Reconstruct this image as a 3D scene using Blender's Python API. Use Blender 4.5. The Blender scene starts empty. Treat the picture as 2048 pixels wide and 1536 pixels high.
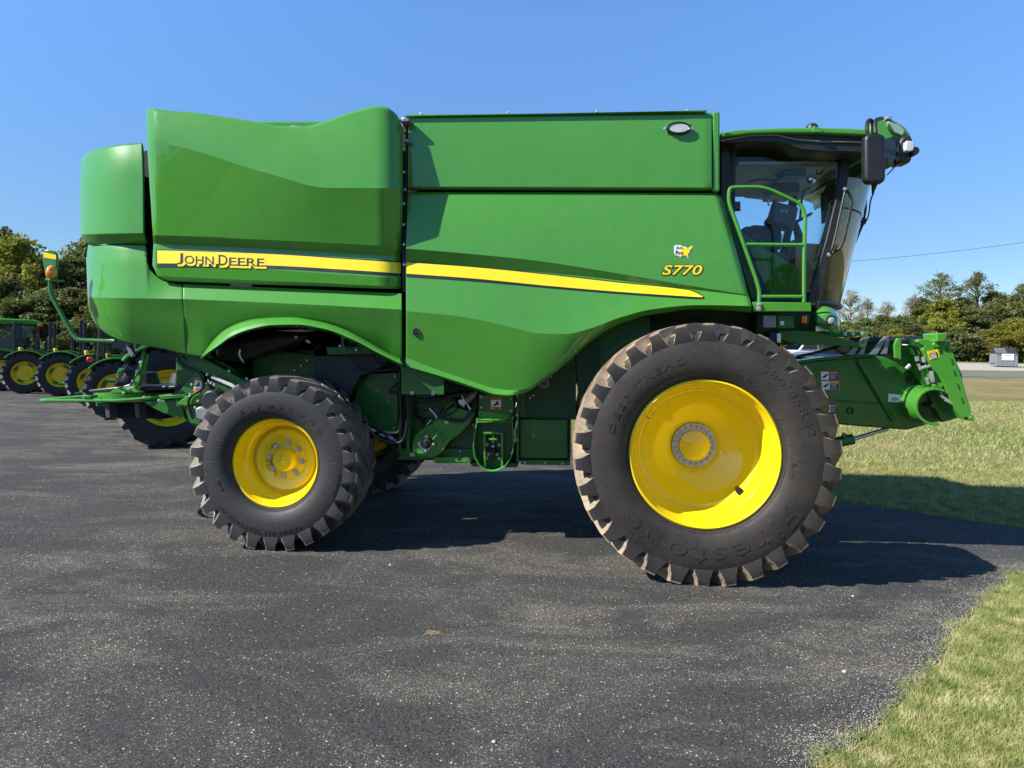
import bpy, bmesh, math, random
import numpy as np
from mathutils import Vector, Matrix
from mathutils.bvhtree import BVHTree
R = math.radians; PI = math.pi
random.seed(7); rng = np.random.default_rng(11)
scene = bpy.context.scene
COL = scene.collection

# ---------------------------------------------------------------- camera
F = 1420.0; H = 1.85; HZ = 690.0; ROLL = R(1.0); YAW = R(5.5)
cam_d = bpy.data.cameras.new('camera'); cam = bpy.data.objects.new('camera', cam_d); COL.objects.link(cam)
cam_d.sensor_width = 36; cam_d.lens = F/2048*36; cam_d.shift_y = -(768-HZ)/2048
cam.location = (0, 0, H); cam.rotation_euler = (PI/2, -ROLL, 0)
cam_d.clip_start = 0.1; cam_d.clip_end = 3000
scene.camera = cam
# ---------------------------------------------------------------- light
SUNV = Vector((-1.143, -0.393, 1.0)).normalized()        # towards the sun
EL = math.asin(SUNV.z); AZ = math.atan2(SUNV.x, SUNV.y)
world = bpy.data.worlds.new('World'); scene.world = world; world.use_nodes = True
nt = world.node_tree; nt.nodes.clear()
wo = nt.nodes.new('ShaderNodeOutputWorld'); bg = nt.nodes.new('ShaderNodeBackground'); sky = nt.nodes.new('ShaderNodeTexSky')
sky.sky_type = 'NISHITA'; sky.sun_disc = False; sky.sun_elevation = EL; sky.sun_rotation = AZ
sky.air_density = 1.0; sky.dust_density = 0.0; sky.ozone_density = 4.0; sky.altitude = 1200
bg.inputs[1].default_value = 0.15
hs_ = nt.nodes.new('ShaderNodeHueSaturation'); hs_.inputs['Saturation'].default_value = 1.12
nt.links.new(sky.outputs[0], hs_.inputs['Color']); tcw = nt.nodes.new('ShaderNodeTexCoord'); sxw = nt.nodes.new('ShaderNodeSeparateXYZ'); nt.links.new(tcw.outputs['Generated'], sxw.inputs[0])
rw = nt.nodes.new('ShaderNodeValToRGB'); nt.links.new(sxw.outputs['Z'], rw.inputs[0]); ew = rw.color_ramp.elements
for p_, c_ in ((0.0, 0.40), (0.13, 0.50), (0.42, 0.94), (0.75, 0.70)):
    q_ = ew[0] if p_ == 0.0 else (ew[len(ew)-1] if p_ == 0.75 else ew.new(p_)); q_.position = p_; q_.color = (c_, c_, c_*1.03, 1)
mw = nt.nodes.new('ShaderNodeMix'); mw.data_type = 'RGBA'; mw.blend_type = 'MULTIPLY'; mw.inputs[0].default_value = 1
nt.links.new(hs_.outputs[0], mw.inputs[6]); nt.links.new(rw.outputs[0], mw.inputs[7]); nt.links.new(mw.outputs[2], bg.inputs[0]); nt.links.new(bg.outputs[0], wo.inputs[0])
sd = bpy.data.lights.new('sun', 'SUN'); sd.energy = 5.0; sd.angle = R(0.55); sd.color = (1.0, 0.945, 0.86)
sun = bpy.data.objects.new('sun', sd); COL.objects.link(sun)
sun.rotation_euler = SUNV.to_track_quat('Z', 'Y').to_euler(); sun.location = (-30, -10, 30)
vs = scene.view_settings
scene.display_settings.display_device = 'sRGB'
vs.view_transform = 'Standard'; vs.look = 'None'; vs.exposure = 0.85; vs.gamma = 1.0; vs.use_curve_mapping = False
try: scene.cycles.max_bounces = 8; scene.cycles.transparent_max_bounces = 16
except Exception: pass

# ---------------------------------------------------------------- pixel / place mapping
cy_, sy_ = math.cos(YAW), math.sin(YAW); cr, sr = math.cos(ROLL), math.sin(ROLL)
def wray(px, py):
    x = (px-1024)/F; d = (py-HZ)/F
    return x*cr + d*sr, -x*sr + d*cr
def P(px, py, v):
    """point seen at a pixel, at side distance v, in the harvester's frame (u along it, v across it)"""
    X, D = wray(px, py); du = cy_*X - sy_; dv = sy_*X + cy_; t = v/dv
    return Vector((t*du, v, H - t*D))
def WG(px, py, z=0.0):
    X, D = wray(px, py); t = (H-z)/D
    return Vector((t*X, t, z))
def WD(px, py, Y):
    X, D = wray(px, py)
    return Vector((X*Y, Y, H-D*Y))
O = Vector((-0.9, 7.5, 0)) # harvester base point in its frame

# ---------------------------------------------------------------- materials
MATS = {}
def new_mat(name):
    m = bpy.data.materials.new(name); m.use_nodes = True; n = m.node_tree.nodes; n.clear()
    o = n.new('ShaderNodeOutputMaterial'); b = n.new('ShaderNodeBsdfPrincipled'); m.node_tree.links.new(b.outputs[0], o.inputs[0])
    MATS[name] = m; return m, m.node_tree, b, o
def N(t, typ, **kw):
    n = t.nodes.new(typ)
    for k, v in kw.items():
        if k == 'inp':
            for a, c in v.items(): n.inputs[a].default_value = c
        else: setattr(n, k, v)
    return n
def noise(t, scale, detail=4, rough=0.55, coord=None, vec='Object'):
    n = N(t, 'ShaderNodeTexNoise'); n.inputs['Scale'].default_value = scale; n.inputs['Detail'].default_value = detail; n.inputs['Roughness'].default_value = rough
    if coord is None: coord = N(t, 'ShaderNodeTexCoord').outputs[vec]
    t.links.new(coord, n.inputs['Vector']); return n
def ramp(t, fac, stops):
    r = N(t, 'ShaderNodeValToRGB'); e = r.color_ramp.elements
    while len(e) < len(stops): e.new(0.5)
    for i, (p, c) in enumerate(stops):
        e[i].position = p; e[i].color = (c[0], c[1], c[2], 1) if not isinstance(c, (int, float)) else (c, c, c, 1)
    t.links.new(fac, r.inputs[0]); return r.outputs[0]
def mixc(t, fac, a, b, blend='MIX'):
    m = N(t, 'ShaderNodeMix', data_type='RGBA', blend_type=blend)
    for s, v in ((0, fac), (6, a), (7, b)):
        if isinstance(v, bpy.types.NodeSocket): t.links.new(v, m.inputs[s])
        elif isinstance(v, (int, float)): m.inputs[s].default_value = v
        else: m.inputs[s].default_value = (v[0], v[1], v[2], 1)
    return m.outputs[2]
def bump(t, b, h, strength, dist=0.01):
    n = N(t, 'ShaderNodeBump'); n.inputs['Strength'].default_value = strength; n.inputs['Distance'].default_value = dist
    t.links.new(h, n.inputs['Height']); t.links.new(n.outputs[0], b.inputs['Normal'])
def simple(name, col, rough=0.5, metal=0.0, coat=0.0, var=0.12, vscale=6, spec=0.5, crough=0.05, bmp=0.0, bscale=60):
    m, t, b, o = new_mat(name)
    nz = noise(t, vscale, 5)
    c = ramp(t, nz.outputs[0], [(0.3, [x*(1-var) for x in col]), (0.7, [min(1, x*(1+var)) for x in col])])
    t.links.new(c, b.inputs['Base Color'])
    rr = ramp(t, nz.outputs[0], [(0.3, rough*0.85), (0.7, min(1, rough*1.15))]); t.links.new(rr, b.inputs['Roughness'])
    b.inputs['Metallic'].default_value = metal; b.inputs['Coat Weight'].default_value = coat; b.inputs['Coat Roughness'].default_value = crough
    b.inputs['Specular IOR Level'].default_value = spec
    if bmp: bump(t, b, noise(t, bscale, 4).outputs[0], bmp, 0.005)
    return m
def paint(name, col, rough=0.35, specks=0.0):
    m, t, b, o = new_mat(name)
    tc = N(t, 'ShaderNodeTexCoord').outputs['Object']
    n1 = noise(t, 1.3, 6, 0.6, tc)
    c = ramp(t, n1.outputs[0], [(0.25, [x*0.93 for x in col]), (0.75, [x*1.06 for x in col])])
    # thin dust film, thicker in blotches
    n2 = noise(t, 9, 8, 0.7, tc); f = ramp(t, n2.outputs[0], [(0.45, 0.0), (0.8, 0.07)])
    c = mixc(t, f, c, (0.32, 0.30, 0.22))
    if specks:
        mp = N(t, 'ShaderNodeMapping'); t.links.new(tc, mp.inputs[0]); mp.inputs['Scale'].default_value = (1, 1, 1.9); mp.inputs['Rotation'].default_value = (0, R(35), 0)
        v = N(t, 'ShaderNodeTexVoronoi'); v.inputs['Scale'].default_value = 55; t.links.new(mp.outputs[0], v.inputs['Vector'])
        d = ramp(t, v.outputs['Distance'], [(0.06, 1.0), (0.13, 0.0)])
        mask = ramp(t, noise(t, 2.2, 3, 0.6, tc).outputs[0], [(0.50, 0.0), (0.66, 1.0)])
        s2 = N(t, 'ShaderNodeMath', operation='MULTIPLY'); t.links.new(d, s2.inputs[0]); t.links.new(mask, s2.inputs[1])
        s3 = N(t, 'ShaderNodeMath', operation='MULTIPLY'); t.links.new(s2.outputs[0], s3.inputs[0]); s3.inputs[1].default_value = specks
        c = mixc(t, s3.outputs[0], c, (0.55, 0.6, 0.42))
    t.links.new(c, b.inputs['Base Color'])
    b.inputs['Roughness'].default_value = rough; b.inputs['Coat Weight'].default_value = 1.0
    b.inputs['Specular IOR Level'].default_value = 0.08; cr_ = ramp(t, n2.outputs[0], [(0.3, 0.012), (0.8, 0.05)]); t.links.new(cr_, b.inputs['Coat Roughness'])
    bump(t, b, noise(t, 2.6, 2, 0.4, tc).outputs[0], 0.10, 0.02)
    return m
GREEN = (0.062, 0.262, 0.030)
paint('green_paint', GREEN); paint('green_paint_dusty', GREEN, specks=0.75)
simple('green_frame', (0.018, 0.135, 0.012), 0.4, coat=0.5, var=0.2, bmp=0.08)
simple('green_dark', (0.008, 0.055, 0.012), 0.5, coat=0.2, var=0.3)
paint('yellow_paint', (0.90, 0.66, 0.006), 0.4)
simple('yellow_vinyl', (0.90, 0.66, 0.01), 0.35, var=0.02)
simple('black_vinyl', (0.012, 0.012, 0.012), 0.4)
simple('white_vinyl', (0.8, 0.8, 0.8), 0.4, var=0.03)
simple('grey_vinyl', (0.35, 0.37, 0.38), 0.4)
simple('orange_vinyl', (0.85, 0.25, 0.02), 0.4); simple('red_vinyl', (0.6, 0.02, 0.03), 0.4)
simple('black_plastic', (0.014, 0.015, 0.017), 0.45, var=0.3, bmp=0.1)
simple('dark_void', (0.004, 0.005, 0.005), 0.8)  # near-black colour standing for shade in gaps, holes and hollows
simple('rubber_hose', (0.01, 0.01, 0.01), 0.35)
simple('steel', (0.5, 0.5, 0.5), 0.35, metal=0.9, var=0.2)
simple('zinc', (0.62, 0.62, 0.60), 0.38, metal=0.8, var=0.2)
simple('grey_metal', (0.22, 0.23, 0.25), 0.45, metal=0.4, var=0.2)
simple('hub_grey', (0.62, 0.62, 0.58), 0.5, metal=0.5, var=0.15)
simple('sky_reflection_tint', (0.22, 0.33, 0.24), 0.2, coat=1.0)  # pale green that paints the sky's reflection on the visor
simple('gloss_black', (0.012, 0.018, 0.010), 0.2, coat=1.0)
simple('headliner', (0.55, 0.57, 0.55), 0.9); simple('seat_fabric', (0.055, 0.058, 0.07), 0.9)
simple('monitor_grey', (0.08, 0.085, 0.095), 0.5)
simple('cardboard', (0.42, 0.29, 0.15), 0.9, var=0.15)
simple('amber', (0.9, 0.22, 0.01), 0.2, coat=1.0, var=0.3, vscale=60); simple('red_lens', (0.7, 0.02, 0.02), 0.2, coat=1)
simple('lens_white', (0.5, 0.52, 0.53), 0.12, coat=1.0)
simple('mirror_glass', (0.8, 0.8, 0.8), 0.02, metal=1.0, var=0.01)
simple('white_paint', (0.7, 0.71, 0.72), 0.3, coat=0.8, var=0.03)
simple('skip_grey', (0.19, 0.2, 0.215), 0.5, var=0.15, coat=0.2); simple('lid_dark', (0.03, 0.032, 0.038), 0.5)
simple('stone_white', (0.55, 0.53, 0.49), 0.9)
simple('wood_pole', (0.12, 0.09, 0.06), 0.9)
def glassmat(name, tint, rmin=0.06):
    m, t, b, o = new_mat(name); t.nodes.remove(b)
    tr = N(t, 'ShaderNodeBsdfTransparent'); tr.inputs[0].default_value = (*tint, 1)
    gl = N(t, 'ShaderNodeBsdfGlossy'); gl.inputs['Roughness'].default_value = 0.01; gl.inputs[0].default_value = (1, 1, 1, 1)
    fr = N(t, 'ShaderNodeFresnel'); fr.inputs[0].default_value = 1.5
    mx = N(t, 'ShaderNodeMixShader'); t.links.new(fr.outputs[0], mx.inputs[0]); t.links.new(tr.outputs[0], mx.inputs[1]); t.links.new(gl.outputs[0], mx.inputs[2])
    t.links.new(mx.outputs[0], o.inputs[0])
glassmat('cab_glass', (0.82, 0.94, 0.97)); glassmat('tractor_glass', (0.55, 0.66, 0.70))
def rubber(name, base, dust, dust_amt):
    m, t, b, o = new_mat(name)
    tc = N(t, 'ShaderNodeTexCoord').outputs['Object']
    n1 = noise(t, 3.0, 7, 0.65, tc)
    f = ramp(t, n1.outputs[0], [(0.35, 0.0), (0.75, dust_amt)])
    c = mixc(t, f, base, dust)
    n2 = noise(t, 45, 4, 0.6, tc); f2 = ramp(t, n2.outputs[0], [(0.4, 0.0), (0.75, dust_amt*0.45)])
    c = mixc(t, f2, c, dust)
    t.links.new(c, b.inputs['Base Color']); b.inputs['Roughness'].default_value = 0.62; b.inputs['Specular IOR Level'].default_value = 0.45
    sc = N(t, 'ShaderNodeMapping'); t.links.new(tc, sc.inputs[0]); sc.inputs['Scale'].default_value = (14, 14, 70); sc.inputs['Rotation'].default_value = (0, R(38), 0)
    n3 = noise(t, 1.0, 3, 0.5, sc.outputs[0])
    h = ramp(t, n3.outputs[0], [(0.30, 0.0), (0.36, 1.0)])
    bump(t, b, h, 0.6, 0.005)
    return m
rubber('tyre_rubber', (0.017, 0.017, 0.018), (0.12, 0.088, 0.06), 0.38)
rubber('tyre_rubber_rear', (0.021, 0.022, 0.024), (0.10, 0.085, 0.07), 0.16)
rubber('lug_rubber', (0.10, 0.078, 0.055), (0.50, 0.37, 0.24), 0.9)
rubber('lug_rubber_rear', (0.06, 0.055, 0.05), (0.42, 0.35, 0.27), 0.6)
rubber('tractor_tyre', (0.016, 0.017, 0.019), (0.09, 0.08, 0.07), 0.15)
# perforated screen: holes painted as near-black dots for the shade behind
m, t, b, o = new_mat('perforated_screen')
tc = N(t, 'ShaderNodeTexCoord').outputs['Object']; mp = N(t, 'ShaderNodeMapping'); mp.inputs['Rotation'].default_value = (0, R(45), 0); mp.inputs['Scale'].default_value = (1, 0, 1); t.links.new(tc, mp.inputs[0])
v = N(t, 'ShaderNodeTexVoronoi'); v.inputs['Scale'].default_value = 60; v.inputs['Randomness'].default_value = 0.0; t.links.new(mp.outputs[0], v.inputs['Vector'])
c = ramp(t, v.outputs['Distance'], [(0.30, (0.001, 0.003, 0.001)), (0.36, (0.014, 0.10, 0.016))]); t.links.new(c, b.inputs['Base Color']); b.inputs['Roughness'].default_value = 0.5
# asphalt
m, t, b, o = new_mat('asphalt')
tc = N(t, 'ShaderNodeTexCoord').outputs['Object']
big = noise(t, 0.35, 5, 0.6, tc); c = ramp(t, big.outputs[0], [(0.3, (0.036, 0.036, 0.036)), (0.7, (0.056, 0.055, 0.054))])
fine = noise(t, 130, 3, 0.7, tc); c = mixc(t, ramp(t, fine.outputs[0], [(0.42, 0.0), (0.66, 0.55)]), c, (0.15, 0.148, 0.14))
c = mixc(t, ramp(t, fine.outputs[0], [(0.28, 0.55), (0.45, 0.0)]), c, (0.012, 0.012, 0.014))
def mth(op, a_, b_, c_=None):
    n_ = N(t, 'ShaderNodeMath', operation=op)
    for i_, q_ in enumerate((a_, b_, c_)):
        if q_ is None: continue
        if isinstance(q_, bpy.types.NodeSocket): t.links.new(q_, n_.inputs[i_])
        else: n_.inputs[i_].default_value = q_
    return n_.outputs[0]
# drifts of pale grit: flecks stand close together inside drifts and far apart outside them
mp = N(t, 'ShaderNodeMapping'); t.links.new(tc, mp.inputs[0]); mp.inputs['Scale'].default_value = (0.7, 1.5, 1); mp.inputs['Rotation'].default_value = (0, 0, R(-22))
s1 = noise(t, 0.9, 9, 0.68, mp.outputs[0]); s1.inputs['Distortion'].default_value = 1.1
big2 = ramp(t, noise(t, 0.2, 3, 0.5, tc).outputs[0], [(0.38, 0.45), (0.54, 1.0)])
drift = mth('MULTIPLY', ramp(t, s1.outputs[0], [(0.44, 0.0), (0.53, 0.35), (0.66, 1.0)]), big2)
v2 = N(t, 'ShaderNodeTexVoronoi'); v2.inputs['Scale'].default_value = 115; t.links.new(tc, v2.inputs['Vector'])
r2 = N(t, 'ShaderNodeSeparateColor'); t.links.new(v2.outputs['Color'], r2.inputs[0])
c = mixc(t, ramp(t, r2.outputs[1], [(0.45, 0.0), (1.0, 0.32)]), c, (0.14, 0.14, 0.135))
c = mixc(t, ramp(t, r2.outputs[2], [(0.75, 0.0), (1.0, 0.85)]), c, (0.008, 0.008, 0.009))
c = mixc(t, mth('MULTIPLY', drift, 0.55), c, (0.15, 0.135, 0.11))
pB = mth('LESS_THAN', r2.outputs[0], mth('MULTIPLY_ADD', drift, 0.75, 0.03))
c = mixc(t, mth('MULTIPLY', mth('MULTIPLY', pB, ramp(t, v2.outputs['Distance'], [(0.25, 1.0), (0.45, 0.0)])), 0.75), c, (0.50, 0.45, 0.36))
vo = N(t, 'ShaderNodeTexVoronoi'); vo.inputs['Scale'].default_value = 46; t.links.new(tc, vo.inputs['Vector'])
rA = N(t, 'ShaderNodeSeparateColor'); t.links.new(vo.outputs['Color'], rA.inputs[0])
pA = mth('LESS_THAN', rA.outputs[0], mth('MULTIPLY_ADD', drift, 0.45, 0.085))
szA = mth('LESS_THAN', vo.outputs['Distance'], mth('MULTIPLY_ADD', rA.outputs[1], 0.20, 0.10))
c = mixc(t, mth('MULTIPLY', pA, szA), c, (0.52, 0.49, 0.41))
t.links.new(c, b.inputs['Base Color']); b.inputs['Roughness'].default_value = 0.9; b.inputs['Specular IOR Level'].default_value = 0.12
bump(t, b, fine.outputs[0], 0.95, 0.014)
# lawn
m, t, b, o = new_mat('lawn')
tc = N(t, 'ShaderNodeTexCoord').outputs['Object']
n1 = noise(t, 0.22, 6, 0.65, tc); n2 = noise(t, 5, 6, 0.7, tc); n3 = noise(t, 40, 3, 0.7, tc)
c = ramp(t, n2.outputs[0], [(0.3, (0.08, 0.11, 0.022)), (0.52, (0.16, 0.175, 0.05)), (0.72, (0.28, 0.245, 0.10))])
c = mixc(t, ramp(t, n1.outputs[0], [(0.42, 0.0), (0.62, 0.8)]), c, (0.32, 0.25, 0.125))
sx = N(t, 'ShaderNodeSeparateXYZ'); t.links.new(tc, sx.inputs[0])
mr = N(t, 'ShaderNodeMapRange'); t.links.new(sx.outputs['Y'], mr.inputs[0]); mr.inputs[1].default_value = 24; mr.inputs[2].default_value = 30; 
mr2 = N(t, 'ShaderNodeMapRange'); t.links.new(sx.outputs['Y'], mr2.inputs[0]); mr2.inputs[1].default_value = 48; mr2.inputs[2].default_value = 40
mq = N(t, 'ShaderNodeMath', operation='MULTIPLY'); t.links.new(mr.outputs[0], mq.inputs[0]); t.links.new(mr2.outputs[0], mq.inputs[1])
mr3 = ramp(t, noise(t, 0.3, 5, 0.7, tc).outputs[0], [(0.44, 0.0), (0.62, 0.85)]); mz = N(t, 'ShaderNodeMath', operation='MULTIPLY'); t.links.new(mq.outputs[0], mz.inputs[0]); t.links.new(mr3, mz.inputs[1])
c = mixc(t, mz.outputs[0], c, (0.34, 0.22, 0.13))
c = mixc(t, ramp(t, n3.outputs[0], [(0.35, 0.6), (0.55, 0.0)]), c, (0.02, 0.028, 0.008))
t.links.new(c, b.inputs['Base Color']); b.inputs['Roughness'].default_value = 0.95; b.inputs['Specular IOR Level'].default_value = 0.1
bump(t, b, n2.outputs[0], 0.6, 0.05)
simple('road_grey', (0.13, 0.13, 0.13), 0.9, vscale=3); simple('gravel', (0.36, 0.33, 0.27), 0.95, var=0.3, vscale=8, bmp=0.5)
def leafmat(name, cols, scale=0.6, trans=0.35):
    m, t, b, o = new_mat(name)
    g = N(t, 'ShaderNodeNewGeometry'); oi = N(t, 'ShaderNodeObjectInfo')
    n1 = noise(t, scale, 5, 0.7, g.outputs['Position'])
    c = ramp(t, n1.outputs[0], [(0.3, cols[0]), (0.5, cols[1]), (0.7, cols[2])])
    hs = N(t, 'ShaderNodeHueSaturation'); t.links.new(c, hs.inputs['Color'])
    m1 = N(t, 'ShaderNodeMapRange'); t.links.new(oi.outputs['Random'], m1.inputs[0]); m1.inputs[3].default_value = 0.75; m1.inputs[4].default_value = 1.25; t.links.new(m1.outputs[0], hs.inputs['Value'])
    m2 = N(t, 'ShaderNodeMapRange'); t.links.new(oi.outputs['Random'], m2.inputs[0]); m2.inputs[3].default_value = 0.485; m2.inputs[4].default_value = 0.512; t.links.new(m2.outputs[0], hs.inputs['Hue'])
    t.links.new(hs.outputs[0], b.inputs['Base Color']); b.inputs['Roughness'].default_value = 0.6; b.inputs['Specular IOR Level'].default_value = 0.25
    tl = N(t, 'ShaderNodeBsdfTranslucent'); t.links.new(hs.outputs[0], tl.inputs[0]); mx = N(t, 'ShaderNodeMixShader'); mx.inputs[0].default_value = trans
    t.links.new(b.outputs[0], mx.inputs[1]); t.links.new(tl.outputs[0], mx.inputs[2]); t.links.new(mx.outputs[0], o.inputs[0])
leafmat('leaves_green', [(0.09, 0.115, 0.026), (0.145, 0.17, 0.042), (0.22, 0.225, 0.07)])
leafmat('leaves_dark', [(0.075, 0.095, 0.026), (0.125, 0.145, 0.042), (0.19, 0.20, 0.07)])
leafmat('leaves_yellow', [(0.14, 0.155, 0.02), (0.22, 0.225, 0.03), (0.32, 0.29, 0.05)])
leafmat('leaves_dry', [(0.20, 0.20, 0.12), (0.28, 0.27, 0.17), (0.36, 0.34, 0.25)], trans=0.2)
leafmat('grass_blades', [(0.09, 0.17, 0.03), (0.31, 0.33, 0.11), (0.64, 0.57, 0.32)], 6.0, 0.25)
simple('bark', (0.17, 0.15, 0.125), 0.95, var=0.4, vscale=10)

# ---------------------------------------------------------------- mesh helpers
class MB:
    def __init__(s): s.v = []; s.f = []
    def add(s, vf):
        if isinstance(vf, MB): vf = (vf.v, vf.f)
        o = len(s.v); s.v += [tuple(p) for p in vf[0]]; s.f += [tuple(i+o for i in f) for f in vf[1]]; return s
def link(o, parent=None):
    COL.objects.link(o)
    if parent is not None: o.parent = parent
    return o
def mk(name, vf, mat, parent=None, off=None, sharp=30, bevel=0, seg=2, solid=0, flat=False, mats=None, fm=None):
    v, f = (vf.v, vf.f) if isinstance(vf, MB) else vf
    if off is not None: v = [(p[0]-off[0], p[1]-off[1], p[2]-off[2]) for p in v]
    me = bpy.data.meshes.new(name); me.from_pydata([tuple(p) for p in v], [], [tuple(q) for q in f])
    bm = bmesh.new(); bm.from_mesh(me)
    if not solid: bmesh.ops.recalc_face_normals(bm, faces=bm.faces[:])
    ang = R(sharp)
    for e in bm.edges:
        e.smooth = not (len(e.link_faces) == 2 and e.calc_face_angle(0) > ang)
    for q in bm.faces: q.smooth = not flat
    bm.to_mesh(me); bm.free()
    for mm_ in (mats or [mat]): me.materials.append(MATS[mm_])
    if fm is not None: me.polygons.foreach_set('material_index', fm)
    ob = bpy.data.objects.new(name, me); link(ob, parent)
    if solid:
        s = ob.modifiers.new('solid', 'SOLIDIFY'); s.thickness = solid; s.offset = -1
    if bevel:
        bv = ob.modifiers.new('bevel', 'BEVEL'); bv.width = bevel; bv.segments = seg; bv.limit_method = 'ANGLE'; bv.angle_limit = R(35)
    return ob
def box(x0, x1, y0, y1, z0, z1):
    v = [(x, y, z) for x in (x0, x1) for y in (y0, y1) for z in (z0, z1)]
    return v, [(0,1,3,2),(4,6,7,5),(0,4,5,1),(2,3,7,6),(0,2,6,4),(1,5,7,3)]
def frame_of(d):
    d = Vector(d).normalized(); a = Vector((0,0,1)) if abs(d.z) < 0.9 else Vector((1,0,0))
    x = d.cross(a).normalized(); return x, d.cross(x)
def tube(path, r, n=8, caps=True, close=False):
    path = [Vector(p) for p in path]; m = len(path); v = []; f = []
    rs = r if isinstance(r, (list, tuple)) else [r]*m
    x = None
    for i, p in enumerate(path):
        if close: d = path[(i+1) % m]-path[i-1]
        else: d = path[min(i+1, m-1)]-path[max(i-1, 0)]
        d = d.normalized()
        if x is None: x, y = frame_of(d)
        else:
            x = (x-d*x.dot(d)); x = x.normalized() if x.length > 1e-6 else frame_of(d)[0]; y = d.cross(x)
        k = 1.0
        if 0 < i < m-1:
            c = (path[i]-path[i-1]).normalized().dot(d); k = 1/max(c, 0.6)
        for j in range(n):
            a = 2*PI*j/n; v.append(p + (x*math.cos(a)+y*math.sin(a))*rs[i]*k)
    for i in range(m if close else m-1):
        for j in range(n):
            a, b = i*n, ((i+1) % m)*n
            f.append((a+j, a+(j+1) % n, b+(j+1) % n, b+j))
    if caps and not close: f.append(tuple(range(n))[::-1]); f.append(tuple((m-1)*n+j for j in range(n)))
    return v, f
def smooth_path(pts, k=5):
    pts = [Vector(p) for p in pts]; out = []
    for i in range(len(pts)-1):
        p0 = pts[max(i-1, 0)]; p1 = pts[i]; p2 = pts[i+1]; p3 = pts[min(i+2, len(pts)-1)]
        for j in range(k):
            t = j/k; out.append(0.5*((2*p1)+(p2-p0)*t+(2*p0-5*p1+4*p2-p3)*t*t+(3*p1-p0-3*p2+p3)*t**3))
    out.append(pts[-1]); return out
def round_path(pts, rad, k=5):
    pts = [Vector(p) for p in pts]; out = [pts[0]]
    for i in range(1, len(pts)-1):
        a = pts[i-1]-pts[i]; b = pts[i+1]-pts[i]; r = min(rad, a.length*0.48, b.length*0.48)
        s = pts[i]+a.normalized()*r; e = pts[i]+b.normalized()*r
        for j in range(k+1):
            t = j/k; out.append((1-t)**2*s+2*t*(1-t)*pts[i]+t*t*e)
    out.append(pts[-1]); return out
def lathe(prof, c, n=64, axis='y', a0=0, a1=2*PI):
    """prof: [(r, y)] about an axis through c, along y (or z)"""
    full = abs(a1-a0-2*PI) < 1e-6; m = n if full else n+1; v = []; f = []
    for r, h in prof:
        for j in range(m):
            a = a0+(a1-a0)*j/n
            if axis == 'y': v.append((c[0]+r*math.sin(a), c[1]+h, c[2]+r*math.cos(a)))
            else: v.append((c[0]+r*math.sin(a), c[1]+r*math.cos(a), c[2]+h))
    for i in range(len(prof)-1):
        for j in range(n if full else n):
            k = (j+1) % m
            f.append((i*m+j, i*m+k, (i+1)*m+k, (i+1)*m+j))
    return v, f
def prism(pts, vec):
    pts = [Vector(p) for p in pts]; n = len(pts); vec = Vector(vec)
    v = pts+[p+vec for p in pts]
    return v, [tuple(range(n)), tuple(range(2*n-1, n-1, -1))]+[(i, i+n, (i+1) % n+n, (i+1) % n) for i in range(n)]
def plate(poly, v0, v1): return prism([P(x, y, v0) for x, y in poly], (0, v1-v0, 0))
def ell(cx, cy, rx, ry, n=24, a0=0, a1=360):
    return [(cx+rx*math.cos(R(a0+(a1-a0)*i/n)), cy+ry*math.sin(R(a0+(a1-a0)*i/n))) for i in range(n if a1-a0 >= 360 else n+1)]
def rrect(x0, y0, x1, y1, r, k=4):
    o = []
    for cx, cy, a in ((x1-r, y0+r, -90), (x1-r, y1-r, 0), (x0+r, y1-r, 90), (x0+r, y0+r, 180)):
        for i in range(k+1): o.append((cx+r*math.cos(R(a+90*i/k)), cy+r*math.sin(R(a+90*i/k))))
    return o
def hermite(xs, ys, x):
    n = len(xs)
    if n == 1: return ys[0]
    if n == 2: return ys[0]+(ys[1]-ys[0])*(x-xs[0])/(xs[1]-xs[0])
    d = [(ys[i+1]-ys[i])/(xs[i+1]-xs[i]) for i in range(n-1)]
    s = [d[0]]+[0 if d[i-1]*d[i] <= 0 else 2*d[i-1]*d[i]/(d[i-1]+d[i]) for i in range(1, n-1)]+[d[-1]]
    i = 0
    while i < n-2 and x > xs[i+1]: i += 1
    h = xs[i+1]-xs[i]; t = (x-xs[i])/h
    return (2*t**3-3*t*t+1)*ys[i]+(t**3-2*t*t+t)*h*s[i]+(-2*t**3+3*t*t)*ys[i+1]+(t**3-t*t)*h*s[i+1]
def loft(rows, cols=60, ns=None, bulge=None, vf=None):
    """rows: [(px,py,v)...] from top to bottom; gives a sheet facing -v"""
    K = len(rows); ns = ns or [6]*(K-1); bulge = bulge or [0]*(K-1)
    if isinstance(ns, int): ns = [ns]*(K-1)
    G = []
    for r in rows:
        xs = [p[0] for p in r]; ys = [p[1] for p in r]; vv = [p[2] for p in r]
        G.append([(x, hermite(xs, ys, x), hermite(xs, vv, x)) for x in [xs[0]+(xs[-1]-xs[0])*j/cols for j in range(cols+1)]])
    out = []
    for k in range(K-1):
        for i in range(ns[k]+(1 if k == K-2 else 0)):
            t = i/ns[k]
            out.append([(a[0]+(b[0]-a[0])*t, a[1]+(b[1]-a[1])*t, a[2]+(b[2]-a[2])*t+bulge[k]*4*t*(1-t)) for a, b in zip(G[k], G[k+1])])
    v = []; f = []; m = cols+1
    for r in out:
        for x, y, w in r: v.append(P(x, y, w+(vf(x, y) if vf else 0)))
    for i in range(len(out)-1):
        for j in range(cols): a = i*m+j; f.append((a, a+m, a+m+1, a+1))
    return v, f
def bvh(vf): return BVHTree.FromPolygons([Vector(p) for p in vf[0]], vf[1])
CAMO = Vector((0, 0, H))
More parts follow.
